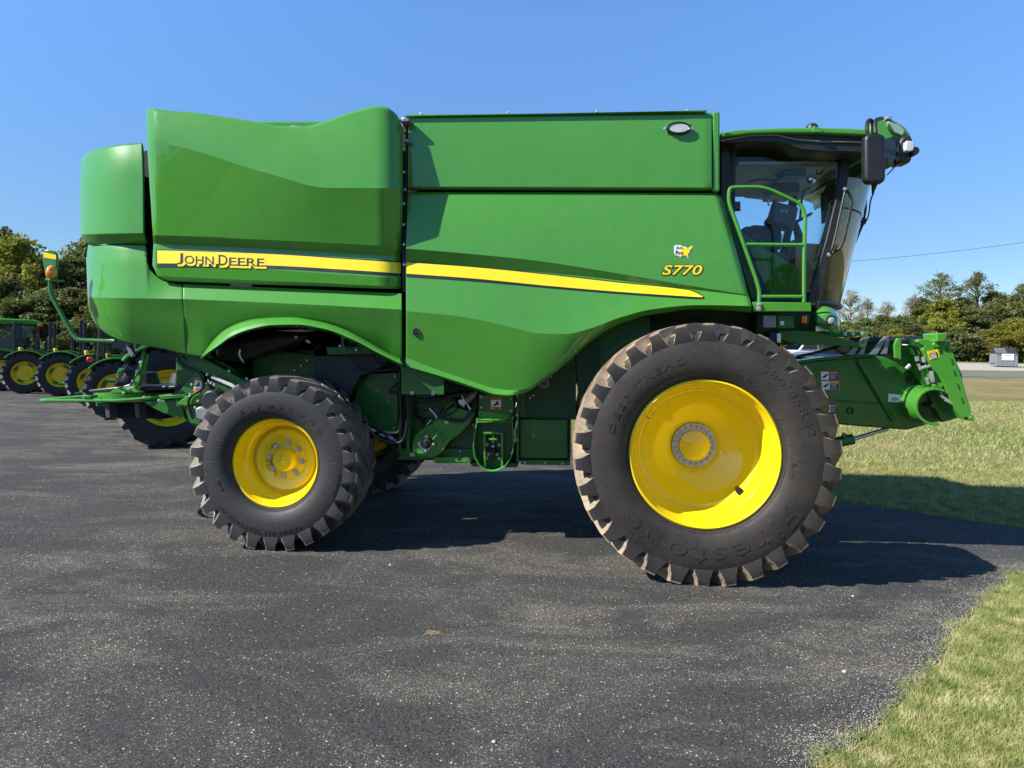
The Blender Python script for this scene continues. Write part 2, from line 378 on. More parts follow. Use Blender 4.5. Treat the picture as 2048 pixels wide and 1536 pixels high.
def onsurf(px, py, tree, off, v):
    if tree is None: return P(px, py, v-off)
    d = (P(px, py, 6.0)-CAMO).normalized(); h = tree.ray_cast(CAMO, d)
    if h[0] is None: return P(px, py, v-off)
    n = h[1] if h[1].dot(d) < 0 else -h[1]
    return h[0]+n*off
def decal_strip(name, top, bot, mat, parent, tree, v=6.0, off=0.003, cols=50, rows=3):
    vv = []; ff = []
    for i in range(rows+1):
        for j in range(cols+1):
            x = top[0][0]+(top[-1][0]-top[0][0])*j/cols; xb = bot[0][0]+(bot[-1][0]-bot[0][0])*j/cols
            yt = hermite([p[0] for p in top], [p[1] for p in top], x); yb = hermite([p[0] for p in bot], [p[1] for p in bot], xb)
            t = i/rows; vv.append(onsurf(x+(xb-x)*t, yt+(yb-yt)*t, tree, off, v))
    m = cols+1
    for i in range(rows):
        for j in range(cols): a = i*m+j; ff.append((a, a+m, a+m+1, a+1))
    return mk(name, (vv, ff), mat, parent, O)
def text_mesh(s, extrude=0.0, offset=0.0, res=3, spacing=1.0, smallcaps=False):
    cu = bpy.data.curves.new('t', 'FONT'); cu.body = s; cu.extrude = extrude; cu.offset = offset; cu.resolution_u = res; cu.space_character = spacing
    cu.size = 1.0
    ob = bpy.data.objects.new('t', cu); COL.objects.link(ob); bpy.context.view_layer.update()
    me = bpy.data.meshes.new_from_object(ob.evaluated_get(bpy.context.evaluated_depsgraph_get()))
    v = [p.co.copy() for p in me.vertices]; f = [tuple(q.vertices) for q in me.polygons]
    bpy.data.objects.remove(ob); bpy.data.curves.remove(cu); bpy.data.meshes.remove(me)
    return v, f
def text_decal(name, s, x0, y0, w, h, mat, parent, tree=None, v=6.0, off=0.005, slope=0.0, shear=0.0, bold=0.0, wref=None, spacing=1.0):
    """text whose box is x0..x0+w px and whose base line is y0 and cap height h"""
    vv, ff = text_mesh(s, offset=bold, spacing=spacing); ref = text_mesh(s, spacing=spacing)[0]
    xa = min(p.x for p in ref); xb = max(p.x for p in ref); ya = min(p.y for p in ref); yb = max(p.y for p in ref)
    pts = []
    for p in vv:
        x = x0+(p.x-xa)/(xb-xa)*w+shear*(p.y-ya)/(yb-ya)*h; y = y0-(p.y-ya)/(yb-ya)*h+slope*(x-x0)
        pts.append(onsurf(x, y, tree, off, v))
    return mk(name, (pts, ff), mat, parent, O, flat=True)
def decal_poly(name, poly, mat, parent, tree=None, v=6.0, off=0.003):
    pts = [onsurf(x, y, tree, off, v) for x, y in poly]
    return mk(name, (pts, [tuple(range(len(pts)))]), mat, parent, O, flat=True)
def empty(name, loc=(0, 0, 0), rz=0, parent=None):
    e = bpy.data.objects.new(name, None); e.empty_display_size = 0.2; link(e, parent); e.location = loc; e.rotation_euler = (0, 0, rz); return e
def tag(o, label=None, cat=None, group=None, kind=None):
    if label: o['label'] = label
    if cat: o['category'] = cat
    if group: o['group'] = group
    if kind: o['kind'] = kind
    return o
def copy_tree(o, parent=None):
    c = o.copy(); COL.objects.link(c)
    if parent is not None: c.parent = parent
    for ch in list(o.children): copy_tree(ch, c)
    return c
# ---------------------------------------------------------------- wheels (axle along y, outer face towards -y)
def tyre_mesh(Rr, hw, rb, lugs, lugw=0.60, skew=1.15, nose=0.13, tread=0.06):
    """Rr radius over the lugs, hw half width, rb bead radius"""
    s = Rr-rb; body = Rr-tread
    side = [(rb, hw*0.72), (rb+s*0.05, hw*0.84), (rb+s*0.16, hw*0.955), (rb+s*0.34, hw*1.0), (rb+s*0.52, hw*0.99), (rb+s*0.68, hw*0.955), (rb+s*0.78, hw*0.90), (body-0.012, hw*0.76), (body+0.0, hw*0.5), (body+0.004, 0.0)]
    prof = [(r, -y) for r, y in side]+[(r, y) for r, y in side[:-1]][::-1]
    A = lathe(prof, (0, 0, 0), 96)
    def sfn(r):
        for i in range(len(side)-1):
            if side[i][0] <= r <= side[i+1][0]:
                t = (r-side[i][0])/(side[i+1][0]-side[i][0]); return side[i][1]+(side[i+1][1]-side[i][1])*t
        return hw*0.9
    B = MB(); fmB = []; pitch = 2*PI/lugs
    for sgn in (-1, 1):
        for k in range(lugs):
            a0 = k*pitch+(pitch/2 if sgn > 0 else 0)
            # stations: lateral, base radius, top radius, angle, half width at base / top
            rbx = Rr-nose-0.015*tread/0.06
            jt = random.uniform(0.94, 1.06)
            st = [(1.0, Rr-nose, Rr-tread*0.30, 0.0, 0.41, 0.20), (0.955, Rr-nose*0.85, Rr-0.006, 0.03, 0.38, 0.20), (0.86, body-0.03, Rr-0.002, 0.13, 0.35, 0.18), (0.6, body-0.02, Rr, 0.42, 0.36, 0.16), (0.3, body-0.02, Rr+0.003, 0.80, 0.32, 0.15), (-0.04, body-0.02, Rr+0.003, skew, 0.30, 0.15)]
            v = []; f = []
            for si, (lat, b_, t_, da, wb, wt) in enumerate(st):
                a = a0+da*pitch
                md_ = (b_*0.55+t_*0.45, wb*0.25+wt*0.75)
                for rr, ww in ((b_, -wb), (md_[0], -md_[1]), (t_, -wt), (t_, wt), (md_[0], md_[1]), (b_, wb)):
                    q = a+ww*jt*lugw*pitch; la = lat
                    if si == 0:
                        if rr == b_: rr = rbx; la = sfn(rbx)/hw+0.004
                        elif rr == md_[0]: la = 0.995
                        else: la = 0.968
                    v.append((rr*math.sin(q), sgn*la*hw, rr*math.cos(q)))
            for i in range(len(st)-1):
                for j in range(6): f.append((i*6+j, i*6+(j+1) % 6, i*6+6+(j+1) % 6, i*6+6+j))
            f += [(0, 1, 4, 5), (1, 2, 3, 4)]; fmB += [1]*(6*(len(st)-1))+[0, 0, 1]; m_ = (len(st)-1)*6; f.append((m_+5, m_+4, m_+3, m_+2, m_+1, m_))
            B.add((v, f))
    def sidefn(r):
        for i in range(len(side)-1):
            if side[i][0] <= r <= side[i+1][0]:
                t = (r-side[i][0])/(side[i+1][0]-side[i][0]); return side[i][1]+(side[i+1][1]-side[i][1])*t
        return hw*0.9
    np_ = len(prof); fa = []
    for i in range(np_-1):
        fa += [1 if 7 <= i <= np_-9 else 0]*96
    return A, B, sidefn, fa+fmB
def ring_text(s, r0, h, a_mid, sidefn, proud=0.004, spacing=1.12, bold=0.01, wide=1.0):
    vv, ff = text_mesh(s, extrude=0.5, offset=bold, spacing=spacing, res=2)
    xa = min(p.x for p in vv); xb = max(p.x for p in vv); cap = 0.73
    k = h/cap; o = []
    for p in vv:
        a = R(a_mid)+(p.x-(xa+xb)/2)*k*wide/r0; r = r0+p.y*k
        o.append((r*math.sin(a), -(sidefn(r)+proud*(1 if p.z > 0 else -0.6)), r*math.cos(a)))
    return o, ff
def make_wheel(parent, loc, spec, rot=0.0, detail=True, flip=False, first=None):
    """Empty 'wheel' > tyre, tread, rim, hub ..."""
    w = empty('wheel', loc, PI if flip else 0.0, parent)
    w.rotation_euler = (0, rot, PI if flip else 0.0)
    if first is not None:
        for ch in first.children: copy_tree(ch, w)
        return w
    A, B, sf, fm = tyre_mesh(spec['R'], spec['hw'], spec['rb'], spec['lugs'], spec.get('lugw', 0.6), spec.get('skew', 1.15), spec.get('nose', 0.13), spec.get('tread', 0.06))
    T = MB().add(A).add(B)
    if detail:
        for a in spec.get('text', []):
            q = ring_text(*a[:4], sf, *a[4:]); fm += [0]*len(q[1]); T.add(q)
        # fine moulded rings near the bead
        for rr in spec.get('rings', []):
            q = lathe([(rr-0.004, -sf(rr)+0.002), (rr-0.002, -sf(rr)-0.003), (rr+0.002, -sf(rr)-0.003), (rr+0.004, -sf(rr)+0.002)], (0, 0, 0), 96); fm += [0]*len(q[1]); T.add(q)
    mk('tyre', T, None, w, sharp=32, mats=[spec['rubber'], spec['lugmat']], fm=fm, bevel=0)
    mk('rim', lathe(spec['rim'], (0, 0, 0), 96), 'yellow_paint', w, sharp=28)
    spec['hubfn'](w)
    return w
def hub_front(w):
    y = 0.30
    mk('hub_ring', lathe([(0.128, y-0.012), (0.132, y-0.022), (0.186, y-0.022), (0.19, y-0.012), (0.19, y+0.02)], (0, 0, 0), 64), 'hub_grey', w, sharp=25)
    mk('hub_cap', lathe([(0.0, y-0.075), (0.006, y-0.075), (0.10, y-0.045), (0.128, y-0.035), (0.13, y+0.01)], (0, 0, 0), 64), 'yellow_paint', w, sharp=40)
    b0 = None
    for k in range(20):
        a = 2*PI*(k+0.5)/20
        if b0 is None:
            m_ = MB().add(lathe([(0.0, 0.0), (0.0125, 0.0), (0.0125, 0.02)], (0, 0, 0), 6)).add(lathe([(0.0165, 0.012), (0.0185, 0.014), (0.0185, 0.025)], (0, 0, 0), 16))
            b0 = b = mk('bolt', m_, 'zinc' , w, sharp=30)
        else: b = b0.copy(); link(b, w)
        b.location = (0.159*math.sin(a), y-0.042, 0.159*math.cos(a)); b.rotation_euler = (0, a*1.7, 0)
    mk('valve', tube([(-0.44, -0.10, 0.27), (-0.425, -0.14, 0.26)], 0.008, 8), 'steel', w)
    mk('slot_hole', prism([(0.335+0.030*x*0.7+0.05*z*0.5, 0.045, -0.335-0.05*z*0.62+0.03*x*0.6) for x, z in [(math.cos(R(a)), math.sin(R(a))) for a in range(0, 360, 15)]], (0, 0.05, 0)), 'dark_void', w, sharp=50)
def hub_rear(w):
    y = 0.02
    mk('hub_cap', lathe([(0.0, -0.075), (0.085, -0.068), (0.098, -0.055), (0.105, -0.02), (0.108, y+0.03)], (0, 0, 0), 48), 'yellow_paint', w, sharp=40)
    # cast star with raised ribs on the cap
    S = MB()
    for k in range(5):
        a = 2*PI*k/5+0.3; S.add(tube([(0, -0.078, 0), (0.055*math.sin(a), -0.070, 0.055*math.cos(a))], [0.009, 0.003], 6))
    mk('hub_star', S, 'yellow_paint', w)
    n0 = None
    for k in range(8):
        a = 2*PI*(k+0.15)/8
        if n0 is None:
            q = MB().add(lathe([(0.0, -0.022), (0.011, -0.022), (0.012, 0.0)], (0, 0, 0), 12)).add(lathe([(0.012, 0.0), (0.0215, 0.0), (0.0215, 0.022)], (0, 0, 0), 6)).add(lathe([(0.021, 0.022), (0.028, 0.022), (0.028, 0.028)], (0, 0, 0), 20))
            n0 = b = mk('wheel_nut', q, 'zinc', w, sharp=30)
        else: b = n0.copy(); link(b, w)
        b.location = (0.152*math.sin(a), y-0.030, 0.152*math.cos(a)); b.rotation_euler = (0, k*0.7, 0)
    mk('valve', tube([(-0.30, -0.09, 0.02), (-0.27, -0.12, 0.02)], 0.006, 8), 'steel', w)
    D = MB()
    for x0, z0, x1, z1, h in ((-0.20, -0.02, -0.135, -0.17, 0.055),):
        p = [Vector((x0, 0, z0)), Vector((x0+0.045, 0, z0+0.02)), Vector((x1+0.045, 0, z1+0.02)), Vector((x1, 0, z1))]
        D.add(tube([q+Vector((0, 0.012, 0)) for q in p]+[p[0]+Vector((0, 0.012, 0))], 0.0022, 4))
        for t in (0.33, 0.62): D.add(tube([p[0].lerp(p[3], t)+Vector((0, 0.012, 0)), p[1].lerp(p[2], t)+Vector((0, 0.012, 0))], 0.002, 4))
        D.add(tube([p[0]+Vector((0.01, 0.012, 0)), p[1].lerp(p[2], 0.3)+Vector((0, 0.012, 0))], 0.002, 4))
    for zz in (0.13, 0.118): D.add(tube([(-0.145, 0.004, zz-0.03), (-0.105, 0.004, zz+0.015)], 0.002, 4))
    mk('rim_stencil', D, 'black_vinyl', w)
FRONT = dict(R=1.03, hw=0.29, rb=0.578, lugs=30, lugw=1.0, skew=1.5, nose=0.125, tread=0.062, rubber='tyre_rubber', lugmat='lug_rubber', hubfn=hub_front,
    text=[('DEEP TREAD', 0.73, 0.048, -45, 0.003, 1.25, 0.0, 1.9), ('580/85R42', 0.775, 0.066, 54, 0.003, 1.1, 0.0, 1.5), ('Firestone', 0.705, 0.165, 176, 0.0034, 1.15, 0.0, 1.4), ('RCI  42', 0.655, 0.025, 24, 0.003, 1.1, 0.0, 1.3), ('R-1W', 0.65, 0.030, 99, 0.003, 1.1, 0.0, 1.2)],
    rings=[0.60, 0.612], 
    rim=[(0.590, -0.212), (0.588, -0.236), (0.575, -0.244), (0.566, -0.236), (0.562, -0.205), (0.545, -0.175), (0.538, -0.08), (0.533, -0.06), (0.518, -0.045), (0.500, 0.0), (0.497, 0.045), (0.488, 0.07), (0.470, 0.085), (0.46, 0.088), (0.452, 0.10), (0.40, 0.150), (0.32, 0.215), (0.245, 0.262), (0.205, 0.282), (0.19, 0.30), (0.13, 0.30)])
REAR = dict(R=0.775, hw=0.295, rb=0.392, lugs=26, lugw=1.0, skew=1.6, nose=0.12, tread=0.058, rubber='tyre_rubber_rear', lugmat='lug_rubber_rear', hubfn=hub_rear,
    text=[('Firestone', 0.50, 0.058, 11, 0.003, 1.45, 0.0, 1.85), ('RADIAL ALL TRACTION 23\u00b0', 0.585, 0.035, 192, 0.003, 1.2, 0.0, 1.15), ('600/65R28', 0.60, 0.028, 105, 0.003, 1.2, 0.0, 1.0), ('R-1W', 0.50, 0.03, 247, 0.003, 1.1, 0.0, 1.0)],
    rings=[0.408, 0.418],
    rim=[(0.400, -0.20), (0.398, -0.222), (0.386, -0.228), (0.378, -0.22), (0.374, -0.19), (0.362, -0.165), (0.355, -0.10), (0.33, -0.075), (0.315, -0.05), (0.312, 0.0), (0.300, 0.018), (0.285, 0.022), (0.282, 0.0), (0.27, -0.012), (0.21, 0.0), (0.18, 0.018), (0.10, 0.018)])

# ================================================================ the combine harvester
def sub(p): return p-O
root_loc = (cy_*O.x+sy_*O.y, -sy_*O.x+cy_*O.y, 0)
HV = empty('combine_harvester', root_loc, -YAW)
tag(HV, 'huge green combine harvester with yellow wheels and yellow stripe, parked side-on across the asphalt', 'combine harvester')
def cp(name, vf, mat='green_paint', parent=None, **kw):
    return mk(name, vf, mat, parent or HV, O, **kw)
def pp(name, poly, v0, v1, mat='green_frame', parent=None, bevel=0.006, **kw):
    return cp(name, plate(poly, v0, v1), mat, parent, bevel=bevel, **kw)
def pt(name, pts, r, mat='green_frame', parent=None, n=8, rad=0.05, smooth=False, **kw):
    q = [P(*p) for p in pts]; q = smooth_path(q) if smooth else round_path(q, rad) if len(q) > 2 else q
    return cp(name, tube(q, r, n), mat, parent, **kw)
def mirrored(name, vf, mat, parent=None, **kw):
    return cp(name, ([(p[0], 15.0-p[1], p[2]) for p in vf[0]], [tuple(reversed(f)) for f in vf[1]]), mat, parent, **kw)
BOLT = [None]
def bolts(parent, pts, r=0.011, mat='zinc'):
    for x, y, v in pts:
        if BOLT[0] is None:
            BOLT[0] = b = mk('bolt', MB().add(lathe([(0.0, -1.0), (0.75, -1.0), (0.95, -0.8), (1.0, 0.0)], (0, 0, 0), 6)).add(lathe([(1.0, -0.25), (1.5, -0.2), (1.55, 0.1)], (0, 0, 0), 14)), mat, parent, sharp=30)
        else: b = BOLT[0].copy(); link(b, parent)
        b.location = P(x, y, v)-O; b.scale = (r, r*0.8, r)

# ---- side panels
V0 = 6.15
# upper rear side shield, proud of the rest
VA = 6.04
top = [(290, 216), (318, 218), (345, 221), (400, 226), (448, 233), (516, 243), (567, 251.5), (608, 252), (653, 240), (721, 217.6), (755, 211.5), (772, 213.5), (789, 224), (801, 240), (805.5, 256)]
c1 = [(293, 282), (340, 290), (400, 304), (482, 331), (540, 348), (584, 361), (618, 371), (653, 375.5), (710, 376), (783, 376.5), (806, 378)]
c2 = [(305, 471), (400, 474), (520, 479), (640, 485), (789, 493), (805, 494)]
c3 = [(306, 487), (400, 491), (520, 496), (640, 503), (789, 512), (803, 513)]
bt = [(327, 560), (345, 563), (379, 564.5), (500, 569), (640, 573), (796, 578), (803, 578)]
mid = [(304, 530), (400, 532), (520, 538), (640, 546), (789, 556), (803, 557)]
lb = [(314, 552), (400, 556), (520, 561), (640, 566), (789, 572), (803, 572)]
def vA(x, y):
    d = 0.0
    if x > 752: d += 0.20*(1-math.sqrt(max(0, 1-((x-752)/55.0)**2)))
    if x < 316: d += 0.14*(1-math.sqrt(max(0, 1-((316-x)/27.0)**2)))
    return d
def wv(l, v): return [(x, y, v) for x, y in l]
A_vf = loft([wv(top, VA+0.03), wv([(x, y+5) for x, y in top], VA+0.005), [(x, y, VA-0.03-0.06*min(1, max(0, (x-293)/300))) for x, y in c1], wv(c2, VA+0.045), wv(c3, VA+0.11), wv(mid, VA+0.08), wv(lb, VA+0.085), wv(bt, VA+0.10)],
            90, [2, 8, 8, 3, 3, 2, 2], [0, -0.008, 0.0, 0, 0, 0, 0], vA)
rs = cp('upper_rear_shield', A_vf, sharp=9, solid=0.03, bevel=0.008, seg=3)
bA = bvh(A_vf)
mirrored('upper_rear_shield', A_vf, 'green_paint', sharp=9, solid=0.03)
st = decal_strip('stripe_backing', [(312.5, 498.5), (440, 502), (560, 507), (680, 515), (802, 523)], [(313.5, 534), (440, 534.5), (560, 538), (680, 545), (802, 553)], 'black_vinyl', rs, bA, VA, 0.003)
decal_strip('yellow_stripe', [(315, 501), (440, 504.5), (560, 509.5), (680, 517.5), (801, 525.5)], [(315.5, 527), (440, 528), (560, 532), (680, 539), (801, 547)], 'yellow_vinyl', rs, bA, VA, 0.005)
# lettering in small capitals with a drop outline of yellow below it
def logo_line(dx, dy, mat, off, bold):
    for s, x, y, h, w in (('J', 355, 528.5, 22, 11.5), ('OHN', 370, 527.6, 16.2, 58), ('D', 438, 530.6, 20.5, 17.5), ('EERE', 459, 531.0, 15.6, 70)):
        text_decal('lettering', s, x+dx, y+dy, w, h, mat, rs, bA, VA, off, 0.035, 0, bold)
logo_line(3, 3.5, 'yellow_vinyl', 0.006, 0.045); logo_line(0, 0, 'black_vinyl', 0.008, 0.006)

# rear hood, upper cap
def vB(x0, xc, dep):
    def g(x, y):
        return dep*(1-math.sqrt(max(0, 1-((xc-x)/(xc-x0))**2))) if x < xc else 0.0
    return g
B_vf = loft([wv([(161, 318), (170, 308), (188, 299), (225, 290), (284, 284)], V0+0.14), wv([(159.5, 328), (169, 316), (188, 305), (225, 294.5), (284, 288)], V0+0.10), wv([(157.6, 375), (180, 360), (225, 350), (286, 345)], V0+0.03), wv([(161.5, 469), (200, 468), (287, 467)], V0-0.02), wv([(175, 488), (205, 489), (294, 489)], V0+0.09)],
            40, [3, 5, 6, 3], [0, -0.01, 0, 0], vB(157, 262, 0.34))
cp('rear_cap_panel', B_vf, sharp=9, solid=0.03, bevel=0.007, seg=3); mirrored('rear_cap_panel', B_vf, 'green_paint', sharp=9, solid=0.03)
C1_vf = loft([wv([(176, 490), (220, 490), (290, 490), (294, 500), (296, 522), (304, 543), (318, 559), (345, 566), (364, 568)], V0+0.08), wv([(172.5, 520), (220, 522), (292, 524), (300, 540), (330, 563), (364, 570)], V0+0.03), wv([(175.5, 595), (240, 596), (300, 597), (364, 598)], V0-0.04), wv([(176, 612), (240, 620), (300, 622), (367, 622)], V0-0.002), wv([(182, 634), (200, 657), (250, 676), (300, 686), (371, 698)], V0+0.118), wv([(190, 645), (216, 669), (255, 684), (333, 699), (373, 708)], V0+0.137)],
             56, [3, 5, 3, 5, 3], [0, 0, 0, -0.01, 0], vB(172, 262, 0.34))
cp('rear_bumper_panel', C1_vf, 'green_paint_dusty', sharp=9, solid=0.03, bevel=0.003, seg=3); mirrored('rear_bumper_panel', C1_vf, 'green_paint', sharp=9, solid=0.03)
arch = [(402, 712), (427, 680), (450, 659), (485, 643), (521, 636), (579, 633.5), (638, 642), (685, 656), (732, 680), (785, 710), (803, 717)]
C2_vf = loft([wv([(366, 568), (500, 573.5), (640, 579.5), (793, 586.5), (803, 587)], V0+0.035), wv([(366, 598), (500, 603.5), (640, 610), (793, 618.5), (803, 619)], V0-0.04),
              [(374.5, 708, V0+0.135)]+[(x, y, V0+0.12-0.12*max(0, (711-y)/78)) for x, y in [(402, 711.5)]+arch[1:]]],
             110, [4, 10], [0, -0.004])
cp('lower_rear_shield', C2_vf, 'green_paint_dusty', sharp=9, solid=0.03, bevel=0.003, seg=3); mirrored('lower_rear_shield', C2_vf, 'green_paint', sharp=9, solid=0.03)
inner = [(403, 714), (439, 689), (462, 673), (497, 659), (544, 650), (591, 649), (650, 658), (708, 680), (755, 705), (800, 727), (804, 729)]
fl = loft([wv(arch, V0+0.0), [(x*0.35+a*0.65, y*0.35+b*0.65, V0-0.085) for (x, y), (a, b) in zip(arch, inner)], wv(inner, V0-0.10), [(x, y+4, V0-0.03) for x, y in inner], [(x, y+7, V0+0.30) for x, y in inner]], 90, [3, 2, 1, 2])
cp('fender_flare', fl, sharp=24, solid=0.012); mirrored('fender_flare', fl, 'green_paint', sharp=24)

# front side shield
topf = [(818, 385), (900, 384.5), (1150, 385), (1400, 386.5), (1432, 387), (1441, 392)]
topf2 = [(815, 391), (900, 390), (1150, 390), (1400, 391), (1430, 392), (1446, 400)]
cr1 = [(812, 497), (920, 506), (1061, 520), (1170, 536), (1272, 553), (1390, 573), (1497, 590)]
cr2 = [(812, 521), (920, 531), (1061, 543), (1170, 553), (1272, 565), (1390, 579.5), (1498, 592)]
cr3 = [(812, 622), (920, 633), (1026, 655), (1079, 667), (1131, 668), (1180, 657), (1237, 636), (1307, 618), (1400, 610), (1503, 612)]
bm1 = [(812, 716), (900, 748), (960, 768), (990, 777), (1020, 780), (1045, 779), (1085, 756), (1130, 722), (1180, 678), (1237, 643), (1307, 624), (1400, 615), (1503, 618)]
bm2 = [(812, 732), (900, 758), (960, 778), (990, 788), (1020, 790), (1045, 787), (1085, 763), (1130, 729), (1180, 684), (1237, 649), (1307, 629), (1400, 619), (1503, 625)]
VF = V0+0.0
def wedge(l, lo, hi, x0=812, x1=1500):
    return [(x, y, lo+(hi-lo)*(x-x0)/(x1-x0)) for x, y in l]
def vF(x, y):
    xe = 1441+(y-385)*0.295
    return 0.05*max(0, 1-(xe-x)/14.0)**2
F_vf = loft([wv(topf, VF+0.125), wv(topf2, VF+0.10), wedge(cr1, VF-0.02, VF+0.035), wedge(cr2, VF+0.045, VF+0.04), wedge(cr3, VF-0.045, VF-0.02), [(x, y, VF+0.02+0.03*max(0, (y-660)/120)) for x, y in bm1], [(x, y, VF+(0.01 if x < 1030 else 0.07)) for x, y in bm2]],
            120, [2, 7, 3, 6, 8, 2], [0, -0.012, 0, 0, -0.003, 0], vF)
fs = cp('front_side_shield', F_vf, 'green_paint_dusty', sharp=8, solid=0.03, bevel=0.008, seg=3); mirrored('front_side_shield', F_vf, 'green_paint', sharp=8, solid=0.03)
bF = bvh(F_vf)
decal_strip('stripe_backing', [(813, 522.5), (950, 532.5), (1096, 547.5), (1240, 564), (1380, 579.5), (1400, 587), (1408, 594)], [(813, 554), (950, 563), (1096, 576), (1240, 588), (1380, 597.5), (1400, 598.5), (1409, 597.5)], 'black_vinyl', fs, bF, VF, 0.003)
decal_strip('yellow_stripe', [(813, 525), (950, 535), (1096, 549.7), (1240, 566), (1378, 581.3), (1394, 587), (1405, 593.5)], [(813, 547.5), (950, 557.5), (1096, 571.8), (1240, 584), (1378, 593.5), (1394, 594.5), (1405, 595)], 'yellow_vinyl', fs, bF, VF, 0.005)
text_decal('lettering', 'S770', 1324, 549.5, 76, 18.5, 'black_vinyl', fs, bF, VF, 0.004, 0, 0.35, 0.055)
text_decal('lettering', 'S770', 1324, 549.5, 76, 18.5, 'yellow_vinyl', fs, bF, VF, 0.006, 0, 0.35, 0.015)
usa = [(1348, 492), (1353, 490), (1362, 491), (1366, 494), (1371, 493.5), (1375, 497), (1379, 494), (1384, 491), (1385, 496), (1381, 501), (1379, 506), (1376, 510), (1378, 516), (1374, 515), (1371, 512), (1364, 513), (1361, 515), (1357, 512), (1351, 511), (1348, 506)]
dp = decal_poly('dealer_sticker', usa, 'white_vinyl', fs, bF, VF, 0.003)
decal_poly('dealer_sticker', [(x*0.90+1366*0.10, y*0.86+502*0.14) for x, y in usa if x > 1360], 'yellow_vinyl', fs, bF, VF, 0.005)
text_decal('lettering', 'Ag-', 1351, 500.5, 15, 8, 'black_vinyl', fs, bF, VF, 0.007, 0, 0, 0.02)
text_decal('lettering', 'Pro', 1351, 509.5, 15, 8, 'black_vinyl', fs, bF, VF, 0.007, 0, 0, 0.02)
text_decal('lettering', 'Companies', 1354, 513.6, 22, 2.6, 'black_vinyl', fs, bF, VF, 0.007)
c = onsurf(833.5, 664.5, bF, 0.0, VF)
cp('latch', MB().add(lathe([(0.0, 0.002), (0.022, 0.002), (0.024, -0.006), (0.034, -0.008), (0.038, 0.003)], c, 28)).add(box(c.x-0.005, c.x+0.005, c.y-0.012, c.y+0.004, c.z-0.02, c.z+0.02)), 'black_plastic', fs, bevel=0)

# grain tank side
VT = V0+0.09
gp = loft([wv([(817, 232), (1100, 229), (1424, 225)], VT+0.03), wv([(817, 236), (1100, 232.5), (1424, 229)], VT), wv([(817, 374), (1100, 375), (1424, 376)], VT-0.02), wv([(817, 379), (1100, 380), (1424, 381)], VT+0.02), wv([(817, 382), (1100, 383), (1424, 384)], VT+0.12)], 30, [2, 8, 2, 2], [0, -0.006, 0, 0])
gt = cp('grain_tank_panel', gp, sharp=25, solid=0.02, bevel=0.006); mirrored('grain_tank_panel', gp, 'green_paint', sharp=25, solid=0.02)
cp('tank_corner_post', plate(rrect(1425, 223, 1440, 383, 4), VT-0.004, VT+0.12), 'green_paint', bevel=0.02, seg=4)
mirrored('tank_corner_post', plate(rrect(1425, 223, 1440, 383, 4), VT-0.004, VT+0.12), 'green_paint', bevel=0.02)
cp('tank_cover', prism([P(808, 229, VT-0.03), P(811, 233, VT-0.03), P(1410, 223, VT-0.03), P(1415, 220, VT-0.03), P(1408, 219.5, VT-0.03), P(1340, 224, VT-0.03)], (0, 2.9, 0)), 'green_paint', bevel=0.004)
bolts(gt, [(842, 227.5, VT-0.02), (1016, 225.5, VT-0.02), (1194, 223, VT-0.02), (1375, 220.5, VT-0.02)], 0.012)
# oval work light
lt_ = P(1357, 257, VT-0.02)
q = MB(); n = 36
o_ = [[(lt_.x+a*math.cos(2*PI*i/n), lt_.y+dv, lt_.z+b*math.sin(2*PI*i/n)) for i in range(n)] for a, b, dv in ((0.104, 0.055, 0.04), (0.104, 0.055, -0.015), (0.094, 0.046, -0.03), (0.083, 0.038, -0.022))]
vv = [p for r_ in o_ for p in r_]; ff = [(i*n+j, i*n+(j+1) % n, (i+1)*n+(j+1) % n, (i+1)*n+j) for i in range(3) for j in range(n)]
wl = cp('work_light', (vv, ff), 'black_plastic', gt, sharp=40)
cp('work_light_lens', (o_[3], [tuple(range(n))]), 'lens_white', gt)
wp = cp('light_bracket', plate([(1332, 246), (1381, 246), (1386, 270), (1332, 271)], VT-0.012, VT+0.01), 'green_paint', gt, bevel=0.003)
bolts(gt, [(1330, 257, VT-0.03), (1383, 257, VT-0.03)], 0.01)

# ---- hull behind the shields, near-black to paint the shade in the gaps
def core(name, poly, v0=6.38, v1=8.62, mat='green_dark', bevel=0.0): return cp(name, plate(poly, v0, v1), mat, bevel=bevel)
core('tank_body', [(815, 234), (1424, 228), (1424, 384), (1436, 390), (1485, 560), (1494, 616), (1380, 612), (1300, 618), (1180, 645), (1075, 740), (815, 700)], 6.38, 8.62, 'dark_void')
core('engine_bay', [(212, 325), (295, 300), (300, 262), (500, 262), (640, 262), (750, 245), (798, 262), (798, 640), (740, 655), (640, 625), (500, 620), (430, 655), (395, 690), (330, 680), (235, 640), (215, 560)], 6.46, 8.54, 'dark_void')
cp('engine_cover', plate([(505, 243), (512, 241.5), (640, 241.5), (655, 245), (655, 275), (505, 275)], 6.4, 8.2), 'green_paint', bevel=0.02)
ci = P(585, 251, 6.22); cp('air_intake_ring', lathe([(0.115, 0.0), (0.12, 0.02), (0.11, 0.03), (0.09, 0.01), (0.085, -0.04)], (ci.x, ci.y+0.15, ci.z-0.018), 40, 'z'), 'zinc')
